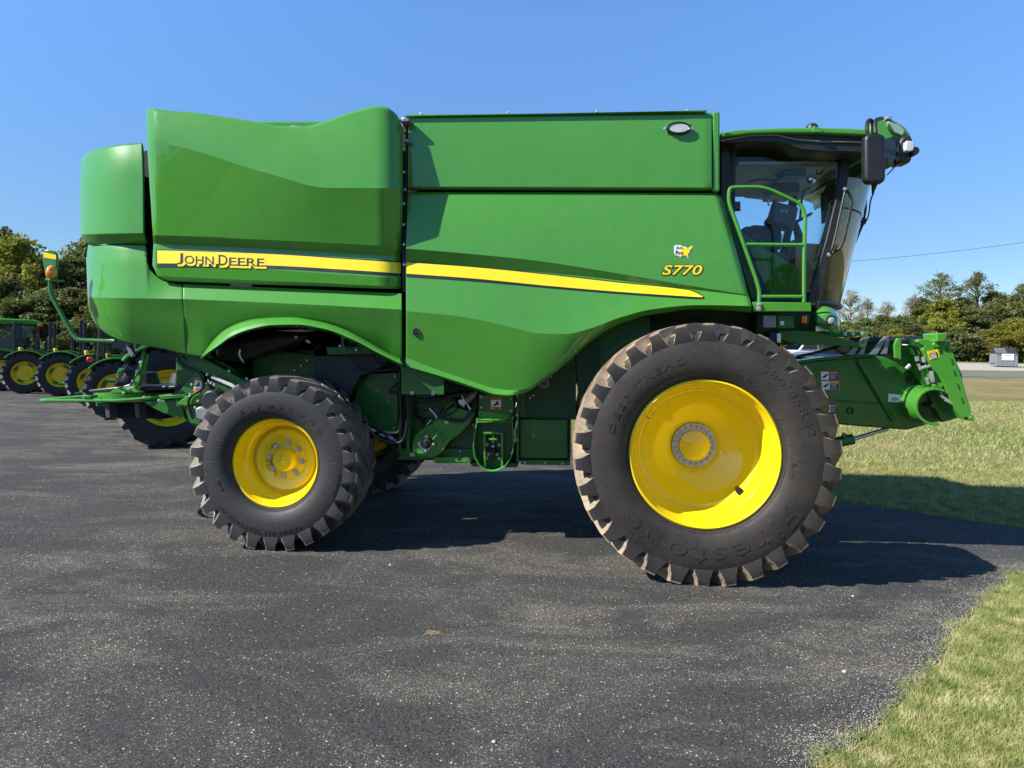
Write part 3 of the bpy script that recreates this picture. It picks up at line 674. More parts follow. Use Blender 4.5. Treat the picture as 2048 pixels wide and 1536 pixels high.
# hinge posts seen in the gap
cp('hinge_post', plate([(804, 243), (812, 243), (812, 585), (804, 585)], 6.24, 6.32), 'black_plastic', bevel=0.004)
HB = MB()
for y in (240, 262, 300, 345, 380, 408, 450, 490, 530): HB.add(lathe([(0.0, -0.03), (0.014, -0.025), (0.016, 0.0), (0.016, 0.03)], P(808+(y % 3), y, 5.99), 10))
for q_ in (240, 262, 300, 345, 380, 408, 450, 490, 530): cp('hinge_pin', lathe([(0.0, -0.03), (0.014, -0.025), (0.016, 0.0), (0.016, 0.03)], P(808+(q_ % 3), q_, 6.21), 10), 'steel')
for q_ in (([(800, 238), (818, 236), (818, 242), (800, 243)], 6.13, 6.3), ([(806, 278), (818, 278), (818, 284), (806, 284)], 6.16, 6.3)): cp('hinge_bracket', plate(*q_), 'grey_metal', bevel=0.003)
# ---------------------------------------------------------------- cab
CN, CF = 6.70, 8.30
cab = cp('cab', MB().add(plate([(1441, 285), (1462, 285), (1466, 440), (1512, 600), (1480, 605), (1441, 400)], CN-0.05, CF+0.05)), 'black_plastic', bevel=0.01)
def cpart(n, vf, mat='black_plastic', **k): return cp(n, vf, mat, cab, **k)
# frame round the side window
def cabside(v0, v1, nm, mat='black_plastic'):
    cpart(nm, MB().add(plate([(1462, 284), (1560, 284), (1600, 300), (1700, 306), (1702, 318), (1598, 318), (1556, 296), (1480, 292), (1472, 300), (1470, 440), (1462, 430)], v0, v1)), bevel=0.006)
cabside(CN, CN+0.06, 'window_frame')
nearglass = [P(x, y, CN+0.02) for x, y in [(1466, 290), (1556, 292), (1600, 306), (1698, 312), (1690, 380), (1660, 500), (1636, 610), (1512, 612), (1466, 440)]]
cpart('side_window', (nearglass, [tuple(range(len(nearglass)))]), 'cab_glass', flat=True)
farg = [(p.x, CF, min(p.z, 3.60)) for p in nearglass]
cpart('side_window', (farg, [tuple(range(len(farg)))]), 'cab_glass', flat=True)
ff_ = P(1470, 290, CN); fr_ = P(1700, 310, CN)
# front pillar, near and far
pil = [(1683, 300), (1702, 300), (1694, 380), (1664, 500), (1634, 614), (1612, 614), (1652, 480), (1676, 380)]
pa = [P(x, y, CN-0.01) for x, y in pil]
cpart('pillar', prism(pa, (0, 0.08, 0)), bevel=0.008)
cpart('pillar', prism([(p.x, CF-0.06, p.z) for p in pa], (0, 0.08, 0)), bevel=0.008)
# windscreen bulges forward
W = []; rows_, colsn = 14, 24
pn0, pn1 = P(1698, 306, CN), P(1632, 612, CN); pc0, pc1 = P(1738, 320, 7.5), P(1668, 612, 7.5)
for i in range(rows_+1):
    t = i/rows_; a = pn0.lerp(pn1, t); b_ = pc0.lerp(pc1, t); a = a+Vector((0.02*math.sin(PI*t), 0, 0)); b_ = b_+Vector((0.0*math.sin(PI*t), 0, 0)); zz = 3.66+(2.28-3.66)*t
    for j in range(colsn+1):
        s = 2*j/colsn-1; W.append((a.x+(b_.x-a.x)*(1-abs(s)**2.2), 7.5+s*(7.5-CN), zz))
wf = [(i*(colsn+1)+j, (i+1)*(colsn+1)+j, (i+1)*(colsn+1)+j+1, i*(colsn+1)+j+1) for i in range(rows_) for j in range(colsn)]
cpart('windscreen', (W, wf), 'cab_glass', sharp=60)
sb = MB(); rr = [Vector(W[(rows_-0)*(colsn+1)+j]) for j in range(colsn+1)]
sb.add(tube([p+Vector((0, 0, 0.0)) for p in rr], 0.03, 6)); cpart('windscreen_seal', sb)
# roof
roof = cpart('roof', plate([(1440, 268), (1446, 263), (1475, 259), (1560, 255.5), (1625, 254.5), (1700, 256), (1737, 259), (1737, 271), (1625, 266), (1560, 266), (1500, 267.5), (1441, 275)], 6.42, 8.58), 'green_paint', bevel=0.02, seg=4)
cp('roof_clip', plate([(1627, 252), (1630, 251), (1634, 254), (1643, 256), (1645, 265), (1627, 264)], 6.40, 6.46), 'green_paint', roof, bevel=0.004)
cp('roof_dome', lathe([(0.0, 0.03), (0.03, 0.027), (0.05, 0.01), (0.055, -0.03)], P(1624, 254, 6.7), 24, 'z'), 'black_plastic', roof)
cpart('roof_fascia', plate([(1441, 272), (1500, 265), (1560, 264), (1625, 264), (1738, 269), (1742, 306), (1683, 305), (1640, 304), (1600, 300), (1580, 292), (1555, 285), (1442, 286)], 6.47, 8.53), bevel=0.015)
cpart('fascia_trim', tube([P(x, y, 6.46) for x, y in [(1441, 281), (1500, 271), (1555, 270), (1590, 279), (1640, 283), (1738, 285)]], 0.008, 6), 'grey_metal')
hz_ = P(1560, 300, 7.2)
HL = MB().add(box(ff_.x+0.05, fr_.x-0.05, CN+0.09, CF-0.05, 3.57, 3.60))
cpart('headliner', HL, 'headliner', bevel=0.01)
hd = MB()
hd.add(lathe([(0.0, -0.012), (0.14, -0.012), (0.15, 0.0)], (ff_.x+0.45, 7.5, 3.565), 32, 'z')).add(lathe([(0.0, -0.01), (0.06, -0.01), (0.07, 0.0)], (ff_.x+0.55, 7.2, 3.565), 24, 'z')).add(box(fr_.x-0.5, fr_.x-0.3, 6.95, 7.25, 3.50, 3.56)).add(box(fr_.x-0.45, fr_.x-0.2, 7.5, 8.0, 3.46, 3.56))
cpart('ceiling_console', hd, 'monitor_grey', bevel=0.01)
# front visor with its lamps
vis = cpart('roof_visor', plate([(1736, 268), (1742, 246), (1752, 238), (1776, 235), (1796, 243), (1812, 254), (1822, 268), (1826, 282), (1818, 296), (1806, 300), (1796, 318), (1786, 332), (1776, 336), (1773, 316), (1742, 306)], 6.50, 8.50), 'green_paint', bevel=0.035, seg=4)
cp('visor_clip', plate([(1773, 233), (1785, 233), (1785, 238), (1773, 238)], 6.46, 6.56), 'zinc', vis, bevel=0.004)
cp('lamp_bracket', MB().add(plate([(1798, 285), (1806, 272), (1822, 270), (1828, 284), (1818, 322), (1800, 326), (1797, 318)], 6.42, 6.62)), 'black_plastic', vis, bevel=0.02)
cp('visor_window', plate([(1776, 240), (1809, 258), (1807, 276), (1790, 268), (1775, 252)], 6.485, 6.52), 'mirror_glass', vis, bevel=0.004) if False else None
LH = MB().add(plate([(1813, 281), (1829, 282), (1828, 300), (1820, 303), (1811, 301)], 6.36, 6.46)); cp('work_light', LH, 'lens_white', vis, bevel=0.008)
cp('visor_sky_reflection', plate([(1776, 241), (1798, 249), (1810, 260), (1806, 272), (1788, 264), (1776, 252)], 6.47, 6.52), 'sky_reflection_tint', vis, bevel=0.006)  # pale plate painting the sky highlight on the upper visor
cp('visor_dark_reflection', plate([(1743, 284), (1788, 272), (1808, 280), (1797, 316), (1777, 334), (1773, 316), (1743, 306)], 6.46, 6.52), 'gloss_black', vis, bevel=0.012)  # black-green plate painting the dark reflection on the visor's lower half
cp('camera_pod', lathe([(0.0, -0.05), (0.032, -0.05), (0.036, -0.03), (0.036, 0.06)], P(1826, 304, 6.42), 20), 'black_plastic', vis, bevel=0.004)
cp('camera_pod', lathe([(0.0, -0.05), (0.038, -0.05), (0.042, -0.03), (0.04, 0.08)], P(1808, 320, 6.5), 20), 'black_plastic', vis, bevel=0.004)
pt('wire', [(1790, 333, 6.5), (1782, 342, 6.52), (1774, 350, 6.6)], 0.005, 'rubber_hose', vis, smooth=True)
# mirror and its arm
mi = cpart('mirror', plate(rrect(1730, 266, 1773, 366, 13), 6.10, 6.20), bevel=0.03, seg=5)
MATS['black_plastic']
cp('mirror_arm', MB().add(tube(smooth_path([P(1737, 274, 6.2), P(1734, 258, 6.2), P(1736, 243, 6.25), P(1742, 241, 6.3), P(1746, 250, 6.35), P(1746, 268, 6.4), P(1743, 285, 6.5)]), 0.017, 8)).add(tube(smooth_path([P(1751, 268, 6.2), P(1750, 250, 6.25), P(1753, 240, 6.3), P(1764, 237, 6.45)]), 0.018, 8)), 'black_plastic', mi)
pt('wire', [(1750, 366, 6.2), (1748, 385, 6.3), (1741, 402, 6.5), (1737, 430, 7.2), (1732, 442, 7.3), (1722, 446, 7.4)], [0.02, 0.016, 0.008, 0.006, 0.006, 0.006, *[0.006]*20], 'black_plastic', mi, smooth=True)if False else pt('wire', [(1751, 364, 6.2), (1747, 385, 6.3), (1741, 402, 6.5), (1737, 430, 7.2), (1731, 443, 7.3), (1722, 446, 7.4)], 0.007, 'black_plastic', mi, smooth=True)
cp('mirror_boot', tube([P(1750, 364, 6.16), P(1745, 388, 6.25)], [0.03, 0.006], 8), 'black_plastic', mi)
# wiper
WP = MB().add(tube([P(1736, 342, 7.45), P(1716, 425, 7.5), P(1688, 540, 7.5)], 0.014, 6)).add(tube([P(1734, 350, 7.45), P(1731, 420, 7.5), P(1727, 445, 7.5), P(1708, 490, 7.5), P(1690, 538, 7.5)], 0.012, 6)).add(plate(ell(1727, 442, 6, 8, 12), 7.42, 7.52)).add(tube([P(1726, 345, 7.4), P(1712, 425, 7.4), P(1700, 490, 7.45)], 0.008, 6))
cpart('wiper', WP)
pt('wire', [(1738, 375, 7.3), (1732, 373, 7.3), (1729, 370, 7.4)], 0.004, 'rubber_hose', cab)
# door handle bars in front of the side window
cpart('grab_bar', MB().add(tube(round_path([P(1688, 378, 6.55), P(1690, 384, 6.5), P(1686, 400, 6.5), P(1671, 470, 6.5), P(1661, 508, 6.5), P(1658, 512, 6.6)], 0.05), 0.011, 8)).add(tube(round_path([P(1690, 377, 6.55), P(1705, 396, 6.52), P(1695, 450, 6.5), P(1683, 496, 6.5), P(1658, 510, 6.55)], 0.1), 0.012, 8)), 'black_plastic')
bolts(cab, [(1690, 378, 6.52), (1658, 509, 6.52)], 0.012)
# convex mirror inside and inner bars
cm = P(1623, 357, 7.0)
rm = cpart('inner_mirror', lathe([(0.0, -0.02), (0.03, -0.017), (0.045, -0.006), (0.05, 0.012), (0.0, 0.02)], cm, 28), 'mirror_glass')
pt('mirror_stalk', [(1633, 340, 7.0), (1634, 350, 7.02), (1645, 345, 7.05), (1646, 320, 7.1)], 0.008, 'black_plastic', rm)
pt('inner_grab_bar', [(1556, 300, 8.1), (1562, 320, 8.1), (1561, 345, 8.1), (1555, 382, 8.2)], 0.012, 'black_plastic', cab, smooth=True)
pt('sun_blind', [(1612, 340, 8.1), (1600, 368, 8.1)], 0.02, 'monitor_grey', cab)
pt('stalk', [(1622, 375, 7.3), (1608, 380, 7.3), (1603, 400, 7.3), (1600, 440, 7.3)], 0.012, 'black_plastic', cab)
# seat, monitor, steering column, console
seat = cpart('seat', MB().add(plate([(1482, 462), (1490, 452), (1500, 452), (1510, 449), (1560, 452), (1566, 470), (1562, 500), (1500, 505), (1482, 480)], 7.15, 7.75)).add(plate([(1502, 505), (1560, 500), (1562, 540), (1506, 545)], 7.2, 7.7)), 'seat_fabric', bevel=0.05, seg=3)
cp('armrest', plate([(1500, 470), (1518, 466), (1520, 478), (1500, 480)], 7.0, 7.1), 'monitor_grey', seat, bevel=0.02)
mon = cpart('monitor', MB().add(plate([(1549, 402), (1598, 414), (1588, 462), (1534, 452), (1533, 440), (1541, 430)], 7.1, 7.22)), 'monitor_grey', bevel=0.015)
cp('screen', plate([(1562, 417), (1568, 418), (1566, 426), (1560, 425)], 7.095, 7.11), 'grey_vinyl', mon); cp('screen', plate([(1571, 418), (1577, 419), (1575, 427), (1569, 426)], 7.095, 7.11), 'grey_vinyl', mon)
pt('monitor_arm', [(1549, 400, 7.05), (1543, 440, 7.05), (1535, 490, 7.05)], 0.015, 'black_plastic', mon)
pt('monitor_arm', [(1532, 440, 7.0), (1550, 450, 7.0), (1572, 452, 7.0), (1578, 462, 7.0), (1576, 510, 7.0)], 0.02, 'black_plastic', mon)
sw = P(1590, 445, 7.5); stw = cpart('steering_wheel', tube([sw+Vector((0.19*math.cos(a)*0.80, 0.19*math.sin(a), 0.19*math.cos(a)*0.45)) for a in [2*PI*k/24 for k in range(24)]], 0.014, 6, close=True), 'black_plastic')
cp('steering_column', MB().add(tube([sw, P(1600, 480, 7.5), P(1602, 540, 7.5)], [0.03, 0.05, 0.08], 8)).add(plate([(1586, 480), (1608, 470), (1618, 500), (1600, 530), (1588, 510)], 7.4, 7.6)), 'monitor_grey', stw)
pt('mirror_ring', [(1538, 412, 7.3), (1536, 402, 7.3), (1545, 396, 7.3), (1556, 400, 7.3)], 0.008, 'zinc', cab, smooth=True)
cpart('sensor_sticker', plate([(1470, 403), (1481, 403), (1481, 422), (1470, 422)], CF-0.03, CF-0.02), 'monitor_grey')
cpart('document_box', plate([(1646, 386), (1670, 390), (1662, 440), (1648, 446)], 8.0, 8.1), 'headliner', bevel=0.01)
# cab floor, console and lower green skins
cpart('cab_floor', plate([(1500, 585), (1640, 585), (1640, 612), (1506, 612)], CN+0.05, CF-0.02), 'black_plastic', bevel=0.01)
gs = cpart('green_door_skin', loft([[(1482, 462, 6.74), (1500, 476, 6.72), (1597, 536, 6.72)], [(1500, 500, 6.74), (1520, 505, 6.72), (1601, 548, 6.72)], [(1536, 590, 6.74), (1550, 590, 6.72), (1592, 600, 6.72)]], 16, [3, 8]), 'green_paint', solid=0.02, bevel=0.004)
cpart('cab_side_panel', plate([(1452, 390), (1466, 430), (1520, 596), (1503, 600), (1500, 590), (1445, 410)], 6.3, 6.7), 'green_dark', bevel=0.01)
cpart('door_edge', plate([(1466, 440), (1474, 450), (1540, 590), (1520, 600)], 6.66, 6.74), 'black_plastic', bevel=0.004)
# nose under the windscreen
ns = loft([[(1634, 613, 6.62), (1650, 612, 6.60), (1670, 620, 6.64), (1680, 632, 6.80)], [(1633, 628, 6.48), (1655, 628, 6.46), (1676, 634, 6.52), (1683, 645, 6.75)], [(1633, 645, 6.47), (1655, 648, 6.45), (1677, 652, 6.52), (1682, 657, 6.75)], [(1634, 652, 6.5), (1655, 660, 6.5), (1675, 667, 6.55), (1681, 667, 6.75)]], 24, [4, 4, 3])
no = cpart('nose_fairing', ns, 'green_paint', sharp=20, solid=0.02, bevel=0.01)
nb = bvh(ns); lp = onsurf(1661.5, 641, nb, 0.0, 6.47)
cp('headlight', MB().add(lathe([(0.0, -0.016), (0.02, -0.015), (0.030, -0.010), (0.034, 0.01)], lp, 28)), 'grey_vinyl', no)
cp('headlight_ring', lathe([(0.034, -0.012), (0.042, -0.016), (0.046, 0.01)], lp, 28), 'black_plastic', no)
cpart('nose_body', plate([(1632, 616), (1668, 618), (1679, 632), (1678, 662), (1640, 652), (1632, 650)], 6.7, 8.4), 'green_paint', bevel=0.03)
# ---- platform, handrail and the gear under the cab
pf = cp('platform', MB().add(plate([(1505, 604), (1622, 605), (1623, 623), (1507, 623)], 6.18, 6.24)).add(plate([(1505, 604), (1630, 605), (1632, 609), (1505, 608)], 6.24, 6.7)), 'green_paint', bevel=0.005)
bolts(pf, [(1518, 609, 6.17), (1518, 617, 6.17)], 0.014)
hr = MB()
hr.add(tube(round_path([P(1518, 604, 6.21), P(1519, 583, 6.21), P(1513, 560, 6.21), P(1457, 402, 6.21), P(1459, 375, 6.21), P(1478, 374.5, 6.21), P(1530, 374, 6.21), P(1602, 408, 6.21), P(1611, 432, 6.21), P(1608, 520, 6.21), P(1608, 604, 6.21)], 0.09, 6), 0.0165, 12))
hr.add(tube([P(1492, 489, 6.21), P(1608, 490, 6.21)], 0.0165, 12)).add(tube([P(1520, 593, 6.21), P(1608, 593, 6.21)], 0.0145, 12))
cp('handrail', hr, 'green_paint')
pp('cab_support', [(1512, 624), (1632, 624), (1632, 668), (1612, 690), (1560, 690), (1512, 668)], 6.75, 8.2, 'green_dark')
pp('tool_box', rrect(1527, 630, 1553, 656, 2), 6.3, 6.5, 'grey_metal', bevel=0.01)
tb2 = pp('relay_box', rrect(1555, 630, 1588, 656, 2), 6.32, 6.5, 'green_frame', bevel=0.01)
cp('paper_label', plate([(1561, 642), (1568, 642), (1568, 650), (1561, 650)], 6.315, 6.322), 'white_vinyl', tb2)
pp('amber_marker', rrect(1605, 631, 1614, 646, 1.5), 6.28, 6.34, 'amber', bevel=0.006)
pp('marker_bracket', [(1596, 628), (1618, 628), (1618, 650), (1604, 650), (1602, 632)], 6.34, 6.37, 'black_plastic')
pp('cab_beam', [(1556, 660), (1632, 662), (1734, 690), (1728, 696), (1660, 690), (1600, 690), (1560, 680)], 6.6, 6.9, 'green_frame')
pp('latch_lamp', rrect(1554, 666, 1562, 686, 1.5), 6.35, 6.45, 'zinc', bevel=0.005)
pp('cable_block', rrect(1540, 663, 1556, 682, 2), 6.4, 6.6, 'black_plastic')
pp('hose_arm', [(1632, 665), (1680, 663), (1736, 664), (1737, 670), (1720, 671), (1690, 675), (1632, 672)], 6.9, 7.0, 'green_paint')
bolts(HV, [(1690, 668, 6.88), (1706, 668, 6.88), (1725, 667, 6.88)], 0.012)
# ---------------------------------------------------------------- feeder house
FN = 6.78
fh = cp('feeder_house', plate([(1560, 735), (1590, 724), (1628, 721), (1700, 714), (1749, 711), (1770, 714), (1797, 726), (1830, 745), (1850, 776), (1884, 842), (1816, 860), (1784, 858), (1674, 849), (1560, 835)], FN, 8.22), 'green_frame', bevel=0.02, seg=3)
def fp(n, poly, v0, v1, mat='green_frame', **k): return pp(n, poly, v0, v1, mat, fh, **k)
rib = cp('diagonal_rib', MB().add(tube([P(1716, 722, FN-0.01), P(1735, 752, FN-0.02), P(1786, 840, FN-0.01)], 0.022, 8)), 'green_frame', fh)
cp('panel_crease', tube([P(1672, 800, FN), P(1815, 812, FN)], 0.010, 6), 'green_frame', fh)
fp('top_plate', [(1592, 722), (1640, 715), (1748, 707), (1752, 712), (1640, 721), (1600, 727)], FN-0.03, 8.25, 'green_frame')
cp('top_reflector_strip', plate([(1600, 716), (1650, 712), (1740, 705), (1742, 708), (1650, 716), (1602, 720)], 7.0, 8.0), 'black_plastic', fh)
# drum cowl: an open tube towards the viewer
dc = P(1857, 811, 6.6); r0 = 0.165
def arc_pts(cx, cy, r, a0, a1, v, n=24): return [(cx+r*math.cos(R(a)), v, cy+r*math.sin(R(a))) for a in [a0+(a1-a0)*i/n for i in range(n+1)]]
av = []; 
for rr_, vv_ in ((r0, 6.48), (r0+0.004, 6.80), (r0-0.022, 6.80), (r0-0.022, 6.48)): av += arc_pts(dc.x, dc.z, rr_, 62, 285, vv_)
nn = 25; af = [(k*nn+i, k*nn+i+1, ((k+1) % 4)*nn+i+1, ((k+1) % 4)*nn+i) for k in range(4) for i in range(24)]+[(0, nn, 2*nn, 3*nn), (24, 3*nn+24, 2*nn+24, nn+24)]
cp('drum_cowl', (av, af), 'green_paint', fh, sharp=40, bevel=0.004)
cp('cowl_skirt', plate([(1812, 792), (1822, 776), (1845, 768), (1868, 770), (1868, 786), (1832, 822), (1822, 830)], 6.70, 6.79), 'green_frame', fh, bevel=0.012)
cp('drum_shaft', MB().add(lathe([(0.0, -0.22), (0.018, -0.22), (0.02, 0.0), (0.045, 0.01), (0.05, 0.05)], (dc.x+0.02, 6.78, dc.z+0.0), 24)).add(lathe([(0.0, 0.0), (0.14, 0.0), (0.145, 0.05)], (dc.x, 6.74, dc.z), 32)), 'green_dark', fh)
cp('port_plug', lathe([(0.0, 0.004), (0.018, 0.002), (0.022, -0.012), (0.03, -0.014), (0.032, 0.01)], P(1700, 821, FN), 24), 'black_plastic', fh)
fp('round_slot', rrect(1812, 752, 1824, 766, 5), FN-0.012, FN+0.01, 'black_plastic', bevel=0.002)
# face plate
face = fp('face_plate', [(1868, 684), (1866, 690), (1872, 700), (1898, 681), (1925, 760), (1943, 823), (1940, 833), (1921, 838), (1912, 820), (1898, 795), (1887, 765), (1874, 745), (1858, 728), (1845, 700), (1850, 692), (1834, 684), (1838, 678), (1855, 678)], 6.50, 6.56, 'green_paint', bevel=0.006)
cp('face_hook', MB().add(plate([(1872, 668), (1876, 666), (1892, 666), (1895, 670), (1893, 680), (1888, 684), (1872, 684), (1874, 678)], 6.45, 6.7)).add(plate([(1864, 690), (1870, 682), (1895, 681), (1888, 693), (1872, 697)], 6.49, 6.8)), 'green_paint', face, bevel=0.012)
cp('face_back', plate([(1898, 690), (1906, 706), (1925, 750), (1925, 764), (1904, 740)], 6.6, 8.4), 'black_plastic', face, bevel=0.01)
cp('pin_boss', lathe([(0.0, -0.04), (0.016, -0.04), (0.018, -0.02), (0.028, -0.02), (0.028, 0.06)], P(1940, 835, 6.52), 20), 'green_paint', face)
for k, (x, y, dx) in enumerate([(1893, 697, 2), (1902, 722, 2), (1907, 745, 2), (1915, 772, 2), (1923, 800, 2)]):
    cp('slot', plate([(x-1.2, y-5.5), (x+1.2, y-5.5), (x+4, y+5.5), (x+1.6, y+5.5)], 6.493, 6.505), 'green_frame', face)
cp('key_slot', plate(ell(1882, 702, 2, 5.5, 14), 6.494, 6.505), 'dark_void', face)
cp('lower_arm', plate([(1797, 680), (1812, 676), (1836, 680), (1866, 692), (1880, 745), (1902, 792), (1917, 836), (1885, 845), (1850, 778), (1830, 745), (1800, 728)], 6.68, 6.74), 'green_frame', fh, bevel=0.006)
fp('top_bracket', [(1794, 677), (1800, 676), (1803, 684), (1803, 720), (1790, 716), (1788, 690)], 6.58, 6.62, 'green_paint')
cp('top_bar', tube([P(1700, 683, 7.0), P(1846, 679, 7.0)], 0.035, 10), 'black_plastic', fh)
fp('tilt_frame', [(1700, 690), (1790, 684), (1836, 684), (1840, 700), (1800, 706), (1750, 712), (1700, 708)], 7.2, 8.0, 'green_frame')
for a_, b_2 in (((1692, 710), (1724, 676)), ((1738, 709), (1768, 673))):
    (x0, y0), (x1, y1) = a_, b_2
    ST = MB()
    ST.add(prism([P(x0, y0, 6.62), P(x0+9, y0-9, 6.62), P(x1+2, y1, 6.62), P(x1+15, y1-2, 6.62), P(x1+12, y1+5, 6.62), P(x1+3, y1+6, 6.62), P(x0+22, y0-10, 6.62), P(x0+16, y0-1, 6.62)], (0, 0.03, 0)))
    ST.add(prism([P(x1+15, y1-2, 6.62), P(x1+11, y1+6, 6.62), P(x0+36, y0-2, 6.62), P(x0+24, y0-1, 6.62), P(x0+29, y0-9, 6.62), P(x1+5, y1+4, 6.62)], (0, 0.03, 0)))
    cp('step_plate', ST, 'grey_metal', fh)
pt('hydraulic_hose', [(1802, 690, 6.6), (1822, 692, 6.55), (1832, 705, 6.55), (1836, 730, 6.55), (1846, 738, 6.55)], 0.010, 'rubber_hose', fh, smooth=True)
pt('hydraulic_hose', [(1806, 690, 6.6), (1832, 694, 6.55), (1842, 712, 6.55), (1848, 735, 6.55)], 0.010, 'rubber_hose', fh, smooth=True)
pt('hydraulic_hose', [(1600, 712, 6.7), (1640, 704, 6.7), (1668, 697, 6.7), (1680, 704, 6.75), (1698, 712, 6.75)], 0.014, 'rubber_hose', fh, smooth=True)
pt('hydraulic_hose', [(1590, 716, 6.9), (1650, 700, 6.8), (1690, 690, 6.9), (1730, 688, 7.0)], 0.012, 'rubber_hose', fh, smooth=True)
FT = MB()
for x0, y0, x1, y1, r_ in ((1833, 713, 1834, 722, 0.016), (1836, 728, 1841, 737, 0.014), (1846, 714, 1848, 724, 0.016), (1846, 735, 1860, 732, 0.012), (1852, 755, 1856, 768, 0.014), (1838, 738, 1852, 733, 0.014), (1862, 742, 1866, 764, 0.018), (1812, 738, 1820, 730, 0.016), (1880, 790, 1898, 803, 0.014), (1890, 800, 1912, 812, 0.012)): FT.add(tube([P(x0, y0, 6.52), P(x1, y1, 6.52)], r_, 10))
cp('hose_fitting', FT, 'zinc', fh)
pt('coupler_arm', [(1850, 738, 6.55), (1866, 770, 6.55), (1870, 775, 6.5)], 0.022, 'green_paint', fh)
cp('tilt_cylinder', MB().add(tube([P(1868, 738, 6.58), P(1876, 776, 6.58)], 0.030, 12)).add(tube([P(1876, 776, 6.58), P(1882, 796, 6.58)], 0.012, 10)).add(plate(ell(1878, 770, 9, 5, 12), 6.52, 6.6)), 'green_paint', fh)
cp('ball_knob', lathe([(0.0, -0.03), (0.02, -0.022), (0.03, 0.0), (0.02, 0.022), (0.0, 0.03)], P(1809, 680, 6.5), 14), 'black_plastic', fh)
# lift cylinder below
cy1 = cp('lift_cylinder', MB().add(tube([P(1655, 890, 6.9), P(1668, 886, 6.9), P(1706, 878, 6.9)], 0.05, 16)).add(tube([P(1686, 874, 6.85), P(1690, 866, 6.85)], 0.02, 8)), 'green_frame')
cp('cylinder_rod', tube([P(1704, 879, 6.9), P(1776, 857, 6.9)], 0.019, 12), 'steel', cy1)
def sticker(nm, x0, y0, x1, y1, v, parent, col='orange_vinyl', tilt=0.0, lay='side', body='white_vinyl'):
    """safety sign with a coloured header, picture field and small print"""
    def q(a, b): return (x0+(x1-x0)*a+tilt*b*(y1-y0), y0+(y1-y0)*b-0*tilt*a)
    def pl(a0, b0, a1, b1, m_, o_): return decal_poly('print', [q(a0, b0), q(a1, b0), q(a1, b1), q(a0, b1)], m_, s_, None, v, o_)
    s_ = decal_poly(nm, [q(0, 0), q(1, 0), q(1, 1), q(0, 1)], col, parent, None, v, 0.002)
    if lay == 'side':
        pl(0.03, 0.06, 0.47, 0.94, 'white_vinyl', 0.003); pl(0.5, 0.34, 0.97, 0.94, 'black_vinyl', 0.003)
        for k in range(4): pl(0.54, 0.42+k*0.13, 0.9-0.08*(k % 2), 0.46+k*0.13, 'white_vinyl', 0.004)
        decal_poly('print', [q(a, b) for a, b in ((0.1, 0.6), (0.25, 0.45), (0.4, 0.25), (0.43, 0.35), (0.33, 0.6), (0.2, 0.75), (0.12, 0.7))], 'black_vinyl', s_, None, v, 0.004)
        x_, y_ = q(0.55, 0.27); text_decal('lettering', {'orange_vinyl': 'WARNING', 'red_vinyl': 'DANGER'}.get(col, 'CAUTION'), x_, y_, (x1-x0)*0.38, (y1-y0)*0.17, 'white_vinyl', s_, None, v, 0.004)
    else:
        pl(0.06, 0.2, 0.94, 0.76, 'white_vinyl', 0.003)
        decal_poly('print', [q(a, b) for a, b in ((0.2, 0.62), (0.45, 0.5), (0.55, 0.28), (0.72, 0.3), (0.7, 0.45), (0.8, 0.6), (0.6, 0.6), (0.35, 0.72))], 'black_vinyl', s_, None, v, 0.004)
        for k in range(2): pl(0.3, 0.81+k*0.08, 0.85, 0.85+k*0.08, 'black_vinyl', 0.004)
        x_, y_ = q(0.15, 0.16); text_decal('lettering', 'WARNING', x_, y_, (x1-x0)*0.7, (y1-y0)*0.11, 'black_vinyl', s_, None, v, 0.004)
    return s_
sticker('warning_sticker', 1640.5, 742.5, 1676, 760.5, FN-0.0, fh, 'red_vinyl', 0.05)
sticker('warning_sticker', 1642, 761.5, 1678, 779.5, FN-0.0, fh, 'orange_vinyl', 0.05)
sticker('warning_sticker', 1650, 809, 1674.5, 826, FN-0.0, fh, 'red_vinyl', 0.0)
nsk = decal_poly('white_notice', [(1777, 787), (1804, 790), (1802.5, 805.5), (1776, 803)], 'white_vinyl', fh, None, FN, 0.003)
decal_poly('print', [(1782, 798), (1788, 794), (1798, 796), (1799, 800), (1790, 802), (1783, 801)], 'grey_vinyl', nsk, None, FN, 0.005)
cs = decal_poly('caution_sticker', [(1853.5, 703), (1875, 698), (1879.5, 715), (1859, 721)], 'yellow_vinyl', face, None, 6.50, 0.003)
decal_poly('print', [(1857, 708.5), (1874.5, 704), (1877, 714), (1860, 718.5)], 'black_vinyl', cs, None, 6.50, 0.005)
for k in range(4): decal_poly('print', [(1859+k*0.6, 710+k*2.3), (1872+k*0.7, 706.6+k*2.3), (1872.2+k*0.7, 707.5+k*2.3), (1859.2+k*0.6, 711+k*2.3)], 'white_vinyl', cs, None, 6.50, 0.007)
text_decal('lettering', 'CAUTION', 1857, 706.5, 15, 3.2, 'black_vinyl', cs, None, 6.50, 0.007, -0.24)

